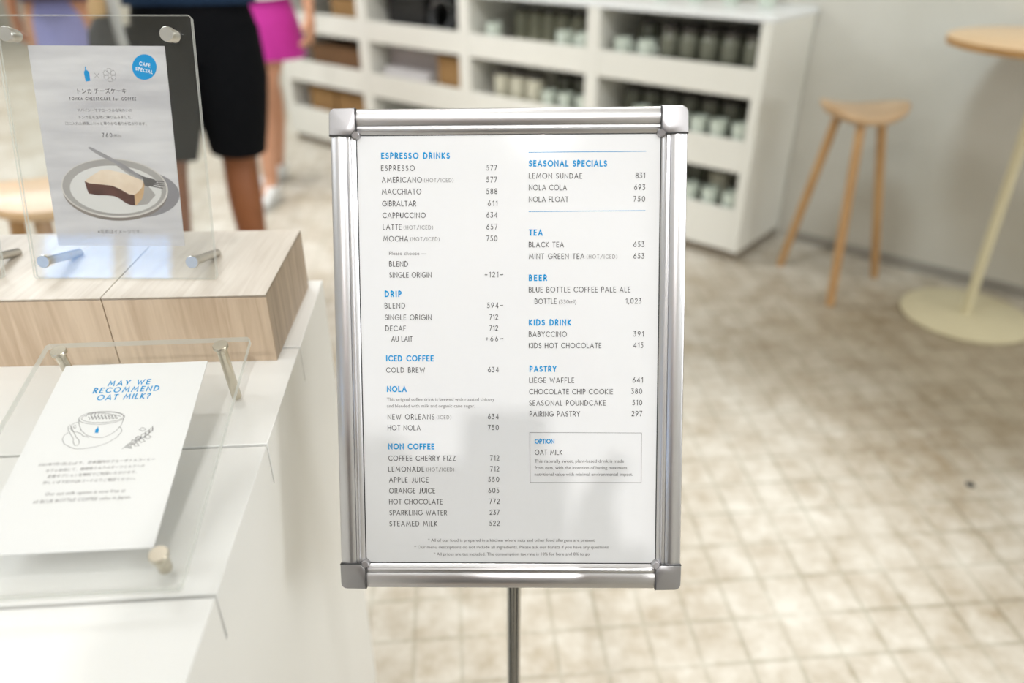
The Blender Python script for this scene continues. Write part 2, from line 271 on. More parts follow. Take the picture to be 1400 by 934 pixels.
# ---------------------------------------------------------------- mesh helpers
class MB:
    """collects shapes given in world space (or through a matrix) and links them as one mesh object"""
    def __init__(s): s.v = []; s.f = []; s.m = []
    def add(s, vs, fs, mi=0, tf=None):
        o = len(s.v)
        for p in vs:
            p = Vector(p)
            s.v.append(tf @ p if tf is not None else p)
        for f in fs: s.f.append([o + i for i in f]); s.m.append(mi)
        return s
    def box(s, x0, x1, y0, y1, z0, z1, mi=0, tf=None):
        vs = [(x, y, z) for z in (z0, z1) for y in (y0, y1) for x in (x0, x1)]
        fs = [(0, 2, 3, 1), (4, 5, 7, 6), (0, 1, 5, 4), (2, 6, 7, 3), (0, 4, 6, 2), (1, 3, 7, 5)]
        return s.add(vs, fs, mi, tf)
    def prism(s, poly, z0, z1, mi=0, tf=None):
        n = len(poly)
        vs = [(*p, z0) for p in poly] + [(*p, z1) for p in poly]
        fs = [list(range(n))[::-1], list(range(n, 2 * n))] + [(i, (i + 1) % n, n + (i + 1) % n, n + i) for i in range(n)]
        return s.add(vs, fs, mi, tf)
    def lathe(s, prof, n=24, mi=0, tf=None, caps=True):
        vs = []; fs = []
        for r, z in prof:
            for i in range(n):
                a = 2 * pi * i / n; vs.append((r * cos(a), r * sin(a), z))
        for k in range(len(prof) - 1):
            for i in range(n):
                j = (i + 1) % n
                fs.append((k * n + i, k * n + j, (k + 1) * n + j, (k + 1) * n + i))
        if caps:
            fs.append(list(range(n))[::-1]); fs.append([(len(prof) - 1) * n + i for i in range(n)])
        return s.add(vs, fs, mi, tf)
    def tube(s, pts, radii, n=12, mi=0, side=None, caps=True):
        """swept tube; radii are numbers or (r along side, r across)"""
        pts = [Vector(p) for p in pts]; vs = []; fs = []
        sd = Vector(side) if side else None
        for k, p in enumerate(pts):
            t = (pts[min(k + 1, len(pts) - 1)] - pts[max(k - 1, 0)]).normalized()
            if sd is None:
                sd = t.cross(Vector((0, 0, 1)))
                if sd.length < 0.1: sd = t.cross(Vector((0, 1, 0)))
            u = (sd - t * sd.dot(t)).normalized(); w = t.cross(u); sd = u
            r = radii[k] if isinstance(radii, (list, tuple)) else radii
            ra, rb = r if isinstance(r, (list, tuple)) else (r, r)
            for i in range(n):
                a = 2 * pi * i / n; vs.append(p + u * (ra * cos(a)) + w * (rb * sin(a)))
        for k in range(len(pts) - 1):
            for i in range(n):
                j = (i + 1) % n
                fs.append((k * n + i, k * n + j, (k + 1) * n + j, (k + 1) * n + i))
        if caps:
            fs.append(list(range(n))[::-1]); fs.append([(len(pts) - 1) * n + i for i in range(n)])
        return s.add(vs, fs, mi)
    def build(s, name, mats, parent=None, smooth=35, bevel=0, seg=2, origin=None, fix=True):
        me = bpy.data.meshes.new(name)
        off = Vector(origin) if origin is not None else (parent_origin(parent) if parent else Vector((0, 0, 0)))
        me.from_pydata([tuple(p - off) for p in s.v], [], s.f)
        for m in (mats if isinstance(mats, (list, tuple)) else [mats]): me.materials.append(m)
        for p, i in zip(me.polygons, s.m): p.material_index = i
        if fix:
            bm = bmesh.new(); bm.from_mesh(me); bmesh.ops.recalc_face_normals(bm, faces=bm.faces); bm.to_mesh(me); bm.free()
        me.update()
        if smooth:
            for p in me.polygons: p.use_smooth = True
            me.set_sharp_from_angle(angle=radians(smooth))
        o = bpy.data.objects.new(name, me); COL.objects.link(o)
        if parent: o.parent = parent
        elif origin is not None: o.location = origin
        if bevel:
            b = o.modifiers.new('bevel', 'BEVEL'); b.width = bevel; b.segments = seg; b.limit_method = 'ANGLE'; b.angle_limit = radians(40)
        return o

def parent_origin(o):
    p = Vector((0, 0, 0))
    while o: p += o.location; o = o.parent
    return p
def tag(o, label, cat, group=None, kind=None):
    if label: o['label'] = label
    if cat: o['category'] = cat
    if group: o['group'] = group
    if kind: o['kind'] = kind
    return o
def thing(name, label, cat, loc, group=None):
    o = bpy.data.objects.new(name, None); COL.objects.link(o); o.location = loc; o.empty_display_size = 0.05
    return tag(o, label, cat, group)
def copy_tree(o, parent=None):
    c = o.copy(); COL.objects.link(c)
    if parent: c.parent = parent
    for ch in o.children: copy_tree(ch, c)
    return c
def structure(name, mb, m, **k):
    o = mb.build(name, m, **k); o['kind'] = 'structure'; return o
def part_label(o, text): o['label'] = text; return o
def frame(o, ax, up):
    """matrix taking (u, v, w) on a tilted plane to world; w is along the plane's normal"""
    ax = Vector(ax).normalized(); up = Vector(up); up = (up - ax * up.dot(ax)).normalized(); n = ax.cross(up)
    return Matrix(((ax.x, up.x, n.x, o[0]), (ax.y, up.y, n.y, o[1]), (ax.z, up.z, n.z, o[2]), (0, 0, 0, 1)))

# ---------------------------------------------------------------- lettering
def arc(cx, cy, rx, ry, a0, a1, n=9):
    return [(cx + rx * cos(radians(a0 + (a1 - a0) * i / n)), cy + ry * sin(radians(a0 + (a1 - a0) * i / n))) for i in range(n + 1)]
G = {
 'A': (.80, [[(0, 0), (.40, 1), (.80, 0)], [(.13, .31), (.67, .31)]]),
 'B': (.54, [[(0, 0), (0, 1), (.26, 1)] + arc(.26, .765, .22, .235, 90, -90) + [(0, .53)], [(.26, .53)] + arc(.28, .265, .26, .265, 90, -90) + [(0, 0)]]),
 'C': (.80, [arc(.5, .5, .5, .5, 48, 312, 18)]),
 'D': (.72, [[(0, 0), (0, 1), (.24, 1)] + arc(.24, .5, .48, .5, 90, -90, 14) + [(0, 0)]]),
 'E': (.46, [[(.46, 1), (0, 1), (0, 0), (.46, 0)], [(0, .52), (.40, .52)]]),
 'F': (.44, [[(.44, 1), (0, 1), (0, 0)], [(0, .50), (.38, .50)]]),
 'G': (.92, [arc(.5, .5, .5, .5, 48, 350, 20) + [(.99, .46), (.58, .46)]]),
 'H': (.66, [[(0, 0), (0, 1)], [(.66, 0), (.66, 1)], [(0, .52), (.66, .52)]]),
 'I': (.0, [[(0, 0), (0, 1)]]),
 'J': (.44, [[(.34, 1), (.34, .26)] + arc(.10, .26, .24, .26, 0, -100, 8)]),
 'K': (.58, [[(0, 0), (0, 1)], [(.54, 1), (.02, .50), (.58, 0)]]),
 'L': (.42, [[(0, 1), (0, 0), (.42, 0)]]),
 'M': (.98, [[(0, 0), (.15, 1), (.49, .26), (.83, 1), (.98, 0)]]),
 'N': (.70, [[(0, 0), (0, 1), (.70, 0), (.70, 1)]]),
 'O': (1.0, [arc(.5, .5, .5, .5, 0, 360, 24)]),
 'P': (.50, [[(0, 0), (0, 1), (.24, 1)] + arc(.24, .73, .26, .27, 90, -90) + [(0, .46)]]),
 'Q': (1.0, [arc(.5, .5, .5, .5, 0, 360, 24), [(.62, .24), (.95, -.05)]]),
 'R': (.54, [[(0, 0), (0, 1), (.24, 1)] + arc(.24, .73, .26, .27, 90, -90) + [(0, .46)], [(.22, .46), (.54, 0)]]),
 'S': (.48, [arc(.24, .745, .215, .255, 35, 250, 10) + arc(.23, .26, .25, .26, 75, -145, 11)]),
 'T': (.56, [[(0, 1), (.56, 1)], [(.28, 1), (.28, 0)]]),
 'U': (.64, [[(0, 1), (0, .32)] + arc(.32, .32, .32, .32, 180, 360, 12) + [(.64, 1)]]),
 'V': (.76, [[(0, 1), (.38, 0), (.76, 1)]]),
 'W': (1.12, [[(0, 1), (.29, 0), (.56, .80), (.83, 0), (1.12, 1)]]),
 'X': (.64, [[(0, 0), (.62, 1)], [(0, 1), (.64, 0)]]),
 'Y': (.66, [[(0, 1), (.33, .48), (.66, 1)], [(.33, .48), (.33, 0)]]),
 'Z': (.58, [[(.02, 1), (.56, 1), (0, 0), (.58, 0)]]),
 '0': (.60, [arc(.30, .5, .30, .5, 0, 360, 20)]),
 '1': (.22, [[(0, .80), (.22, 1), (.22, 0)]]),
 '2': (.50, [arc(.25, .74, .24, .26, 170, -35, 10) + [(0, 0), (.50, 0)]]),
 '3': (.48, [[(.03, 1), (.43, 1), (.19, .60)] + arc(.19, .30, .28, .30, 88, -140, 11)]),
 '4': (.60, [[(.46, 0), (.46, 1), (0, .26), (.60, .26)]]),
 '5': (.48, [[(.43, 1), (.12, 1), (.06, .56)] + arc(.20, .32, .27, .32, 118, -140, 11)]),
 '6': (.54, [[(.40, 1), (.06, .46)], arc(.27, .30, .27, .30, 0, 360, 16)]),
 '7': (.50, [[(0, 1), (.50, 1), (.14, 0)]]),
 '8': (.52, [arc(.26, .755, .21, .245, 0, 360, 14), arc(.26, .265, .26, .265, 0, 360, 16)]),
 '9': (.54, [[(.14, 0), (.48, .54)], arc(.27, .70, .27, .30, 0, 360, 16)]),
 '(': (.20, [arc(.42, .45, .42, .62, 125, 235, 8)]), ')': (.20, [arc(-.22, .45, .42, .62, 55, -55, 8)]),
 '/': (.70, [[(0, -.08), (.70, 1.08)]]), '+': (.52, [[(0, .45), (.52, .45)], [(.26, .19), (.26, .71)]]),
 '~': (.62, [[(0, .40), (.10, .49), (.20, .51), (.31, .46), (.42, .41), (.52, .43), (.62, .53)]]),
 ',': (.06, [[(.06, .08), (0, -.14)]]), '.': (.04, [[(0, .0), (0, .07)]]), '-': (.3, [[(0, .42), (.3, .42)]]),
 '?': (.42, [arc(.20, .76, .21, .24, 165, -60, 10) + [(.20, .42), (.20, .28)], [(.20, .0), (.20, .07)]]),
 'f': (.30, [arc(.24, .80, .14, .20, 60, 180, 6) + [(.10, 0)], [(0, .62), (.26, .62)]]),
 'o': (.56, [arc(.28, .32, .28, .34, 0, 360, 16)]), 'r': (.28, [[(0, 0), (0, .66)], arc(.26, .36, .26, .30, 175, 85, 6)]),
}
G['È'] = (G['E'][0], G['E'][1] + [[(.10, 1.34), (.26, 1.16)]])

def ribbon(mb, pts, w, tf, mi=0):
    """flat printed stroke of width w along a polyline"""
    pts = [Vector((p[0], p[1])) for p in pts]
    closed = (pts[0] - pts[-1]).length < 1e-6 and len(pts) > 3
    if closed: pts = pts[:-1]
    n = len(pts); L = []; R = []
    for i, p in enumerate(pts):
        a = pts[i - 1] if (i > 0 or closed) else None
        b = pts[(i + 1) % n] if (i < n - 1 or closed) else None
        d1 = (p - a).normalized() if a is not None else None
        d2 = (b - p).normalized() if b is not None else None
        d = ((d1 or d2) + (d2 or d1))
        d = d.normalized() if d.length > 1e-6 else (d2 or d1)
        nn = Vector((-d.y, d.x)); ref = d2 or d1
        k = max(0.45, nn.dot(Vector((-ref.y, ref.x))))
        e = Vector((0, 0))
        if a is None: e = -ref * (w * .5)
        if b is None: e = ref * (w * .5)
        L.append(p + e + nn * (w * .5 / k)); R.append(p + e - nn * (w * .5 / k))
    vs = [(*q, 0) for q in L] + [(*q, 0) for q in R]
    fs = [(i, (i + 1) % n, n + (i + 1) % n, n + i) for i in range(n if closed else n - 1)]
    mb.add(vs, fs, mi, tf)

def line_frame(u0, v0, u1, v1, tf, off):
    """2D frame (mm) running from the left to the right end of a line of writing"""
    a = math.atan2(v1 - v0, u1 - u0)
    S = Matrix.Scale(0.001, 4)
    return tf @ S @ Matrix.Translation((u0, v0, off)) @ Matrix.Rotation(a, 4, 'Z')

def stroke_text(mb, text, ends, h, w, tf, off=0.15, mi=0):
    u0, v0, u1, v1 = ends
    W = math.hypot(u1 - u0, v1 - v0) - w
    sp = 0.24
    adv = [sp if c == ' ' else G[c][0] for c in text]
    gaps = len(text) - 1; sx = min(0.88, W / (sum(adv) * h + gaps * 0.32 * h))      # narrow letters, open spacing
    tr = (W - sum(adv) * h * sx) / gaps if gaps else 0
    T = line_frame(u0, v0, u1, v1, tf, off)
    x = w * .5
    for c, a in zip(text, adv):
        if c != ' ':
            for pl in G[c][1]:
                ribbon(mb, [(x + p[0] * h * sx, (p[1] - .5) * h) for p in pl], w, T, mi)
        x += a * h * sx + tr

def type_text(mb, text, ends, tf, off=0.15, mi=0, hmax=None):
    """writing set with the built-in font, scaled to the measured line length"""
    cu = bpy.data.curves.new('writing', 'FONT'); cu.body = text; cu.resolution_u = 2
    ob = bpy.data.objects.new('writing', cu); COL.objects.link(ob)
    dg = bpy.context.evaluated_depsgraph_get(); dg.update()
    me = bpy.data.meshes.new_from_object(ob.evaluated_get(dg))
    bpy.data.objects.remove(ob); bpy.data.curves.remove(cu)
    if len(me.vertices):
        xs = [v.co.x for v in me.vertices]; x0, x1 = min(xs), max(xs)
        u0, v0, u1, v1 = ends
        s = math.hypot(u1 - u0, v1 - v0) / (x1 - x0)
        T = line_frame(u0, v0, u1, v1, tf, off)
        mb.add([((v.co.x - x0) * s, (v.co.y - .34) * s, 0) for v in me.vertices], [list(p.vertices) for p in me.polygons], mi, T)
    bpy.data.meshes.remove(me)
def flat_poly(mb, pts, tf, off, mi=0):
    T = tf @ Matrix.Scale(0.001, 4)
    mb.add([(p[0], p[1], off) for p in pts], [list(range(len(pts)))], mi, T)

SIGN_TEXT = [
  ('H', 'ESPRESSO DRINKS', -117.6, 185.2, -53.9, 184.8),
  ('I', 'ESPRESSO', -117.9, 173.9, -86.6, 173.7),
  ('P', '577', -20.2, 173.6, -10.4, 173.5),
  ('I', 'AMERICANO', -117.4, 163.3, -80.0, 163.0),
  ('O', '(HOT/ICED)', -78.0, 162.6, -50.8, 162.5),
  ('P', '577', -20.3, 162.9, -10.5, 162.8),
  ('I', 'MACCHIATO', -117.6, 152.5, -80.8, 152.3),
  ('P', '588', -20.4, 152.2, -10.2, 152.2),
  ('I', 'GIBRALTAR', -117.5, 141.5, -85.8, 141.3),
  ('P', '611', -19.1, 141.2, -10.2, 141.1),
  ('I', 'CAPPUCCINO', -117.4, 130.7, -77.1, 130.5),
  ('P', '634', -20.5, 130.5, -10.3, 130.4),
  ('I', 'LATTE', -117.3, 119.9, -99.8, 119.8),
  ('O', '(HOT/ICED)', -97.8, 119.4, -70.4, 119.3),
  ('P', '657', -20.6, 119.7, -10.4, 119.6),
  ('I', 'MOCHA', -117.2, 109.1, -93.8, 108.9),
  ('O', '(HOT/ICED)', -91.8, 108.6, -64.4, 108.4),
  ('P', '750', -20.7, 108.9, -10.5, 108.8),
  ('I', 'BLEND', -112.1, 85.6, -94.3, 85.5),
  ('I', 'SINGLE ORIGIN', -112.0, 75.3, -72.4, 75.2),
  ('P', '+121~', -22.6, 75.3, -5.2, 75.2),
  ('I', 'BLEND', -117.1, 46.5, -97.7, 46.4),
  ('P', '594~', -20.5, 46.5, -5.3, 46.5),
  ('I', 'SINGLE ORIGIN', -116.9, 35.5, -73.0, 35.3),
  ('P', '712', -18.5, 35.5, -10.2, 35.5),
  ('I', 'DECAF', -116.8, 25.1, -97.4, 25.0),
  ('P', '712', -18.6, 25.2, -10.3, 25.1),
  ('I', 'AU LAIT', -111.4, 15.0, -91.3, 15.0),
  ('P', '+66~', -22.1, 15.1, -5.5, 15.1),
  ('I', 'COLD BREW', -116.9, -14.6, -80.0, -14.7),
  ('P', '634', -20.2, -14.4, -9.8, -14.4),
  ('I', 'NEW ORLEANS', -116.4, -59.7, -71.6, -59.7),
  ('O', '(ICED)', -69.5, -60.1, -55.5, -60.1),
  ('P', '634', -20.6, -59.4, -10.1, -59.4),
  ('I', 'HOT NOLA', -116.6, -70.3, -85.0, -70.3),
  ('P', '750', -20.6, -70.0, -10.2, -70.0),
  ('I', 'COFFEE CHERRY FIZZ', -116.5, -99.9, -51.7, -99.9),
  ('P', '712', -18.8, -99.5, -10.0, -99.5),
  ('I', 'LEMONADE', -116.7, -110.7, -82.1, -110.7),
  ('O', '(HOT/ICED)', -80.0, -111.0, -53.3, -111.0),
  ('P', '712', -18.8, -110.2, -10.1, -110.2),
  ('I', 'APPLE JUICE', -116.2, -121.1, -78.1, -121.1),
  ('P', '550', -20.7, -120.6, -10.1, -120.6),
  ('I', 'ORANGE JUICE', -116.4, -131.9, -71.9, -131.8),
  ('P', '605', -20.7, -131.4, -10.2, -131.4),
  ('I', 'HOT CHOCOLATE', -116.6, -142.8, -64.9, -142.7),
  ('P', '772', -19.8, -142.2, -9.9, -142.2),
  ('I', 'SPARKLING WATER', -116.5, -153.6, -60.8, -153.5),
  ('P', '237', -19.5, -153.0, -10.0, -153.0),
  ('I', 'STEAMED MILK', -116.7, -164.5, -70.2, -164.4),
  ('P', '522', -19.9, -163.9, -10.0, -163.9),
  ('I', 'LEMON SUNDAE', 19.0, 166.0, 68.2, 165.6),
  ('P', '831', 117.3, 165.6, 126.0, 165.6),
  ('I', 'NOLA COLA', 19.0, 155.3, 54.1, 155.1),
  ('P', '693', 116.1, 155.0, 126.2, 154.9),
  ('I', 'NOLA FLOAT', 18.9, 144.6, 55.5, 144.4),
  ('P', '750', 115.5, 144.4, 126.3, 144.3),
  ('I', 'BLACK TEA', 18.8, 102.9, 51.5, 102.8),
  ('P', '653', 116.0, 102.8, 126.1, 102.7),
  ('I', 'MINT GREEN TEA', 18.8, 92.1, 70.6, 91.9),
  ('O', '(HOT/ICED)', 72.6, 91.5, 101.1, 91.4),
  ('P', '653', 116.1, 92.0, 126.2, 91.9),
  ('I', 'BLUE BOTTLE COFFEE PALE ALE', 18.7, 61.1, 113.7, 60.8),
  ('I', 'BOTTLE', 24.2, 50.1, 44.8, 50.1),
  ('L', '(330ml)', 46.8, 49.7, 63.2, 49.7),
  ('P', '1,023', 109.3, 50.2, 124.0, 50.1),
  ('I', 'BABYCCINO', 18.6, 19.2, 54.4, 19.1),
  ('P', '391', 116.8, 19.3, 126.4, 19.2),
  ('I', 'KIDS HOT CHOCOLATE', 18.6, 8.4, 86.8, 8.3),
  ('P', '415', 116.9, 8.6, 126.2, 8.5),
  ('I', 'LIÈGE WAFFLE', 18.9, -24.6, 61.4, -24.7),
  ('P', '641', 116.6, -24.4, 126.2, -24.4),
  ('I', 'CHOCOLATE CHIP COOKIE', 18.9, -35.5, 98.1, -35.6),
  ('P', '380', 115.3, -35.2, 125.7, -35.2),
  ('I', 'SEASONAL POUNDCAKE', 18.8, -46.4, 91.3, -46.4),
  ('P', '510', 116.5, -46.1, 125.8, -46.1),
  ('I', 'PAIRING PASTRY', 19.2, -56.9, 67.1, -56.9),
  ('P', '297', 115.9, -56.6, 125.9, -56.6),
  ('I', 'OAT MILK', 24.0, -94.1, 50.5, -94.1),
  ('H', 'DRIP', -116.8, 57.5, -100.9, 57.5),
  ('H', 'ICED COFFEE', -116.7, -3.4, -71.5, -3.5),
  ('H', 'NOLA', -116.6, -32.9, -97.7, -32.9),
  ('H', 'NON COFFEE', -116.3, -88.5, -72.0, -88.5),
  ('H', 'SEASONAL SPECIALS', 19.0, 177.3, 91.0, 176.7),
  ('H', 'TEA', 18.9, 114.1, 31.8, 114.0),
  ('H', 'BEER', 18.8, 72.0, 35.8, 72.0),
  ('H', 'KIDS DRINK', 18.7, 30.2, 58.5, 30.1),
  ('H', 'PASTRY', 19.2, -13.8, 44.8, -13.8),
  ('h', 'OPTION', 24.0, -83.5, 42.8, -83.4),
  ('L', 'Please choose —', -111.9, 95.5, -76.9, 95.3),
  ('L', 'This original coffee drink is brewed with roasted chicory', -116.8, -42.7, -14.2, -42.8),
  ('L', 'and blended with milk and organic cane sugar.', -116.9, -49.1, -33.0, -49.1),
  ('L', 'This naturally sweet, plant-based drink is made', 23.9, -102.7, 109.1, -102.6),
  ('L', 'from oats, with the intention of having maximum', 23.9, -109.1, 111.9, -109.0),
  ('L', 'nutritional value with minimal environmental impact.', 23.9, -115.5, 117.6, -115.4),
  ('L', '* All of our food is prepared in a kitchen where nuts and other food allergens are present', -79.6, -181.0, 81.7, -180.4),
  ('L', '* Our menu descriptions do not include all ingredients. Please ask our barista if you have any questions', -92.9, -187.8, 95.1, -187.2),
  ('L', '* All prices are tax included. The consumption tax rate is 10% for here and 8% to go', -74.2, -194.7, 76.8, -194.1),
]
SIGN_RULES = [(19.0, 187.3, 126.4, 187.5), (18.9, 133.4, 126.4, 133.6)]
SIGN_BOX = [(19.3, -74.9), (125.5, -75.3), (125.7, -123.6), (19.6, -123.6)]
CAKE_TEXT = [('J', 'トンカ チーズケーキ', 73.7, 193.7, 124.0, 194.0),
 ('I', 'TONKA CHEESECAKE for COFFEE', 64.1, 186.5, 133.1, 186.3),
 ('j', 'スパイシーでフローラルな味わいの', 71.0, 175.1, 127.4, 175.0),
 ('j', 'トンカ豆を生地に練り込みました。', 71.6, 168.2, 126.9, 168.2),
 ('j', '口に入れた瞬間ふわっと華やかな香りが広がります。', 56.6, 162.0, 140.9, 161.9),
 ('P', '760', 93.1, 150.5, 103.7, 150.5),
 ('g', '(税込)', 104.8, 149.8, 113.0, 149.8),
 ('g', '※写真はイメージです。', 74.9, 50.5, 122.2, 50.6),
 ('w', 'CAFE', 140.6, 220.8, 151.7, 218.7),
 ('w', 'SPECIAL', 136.2, 216.0, 153.4, 212.2)]
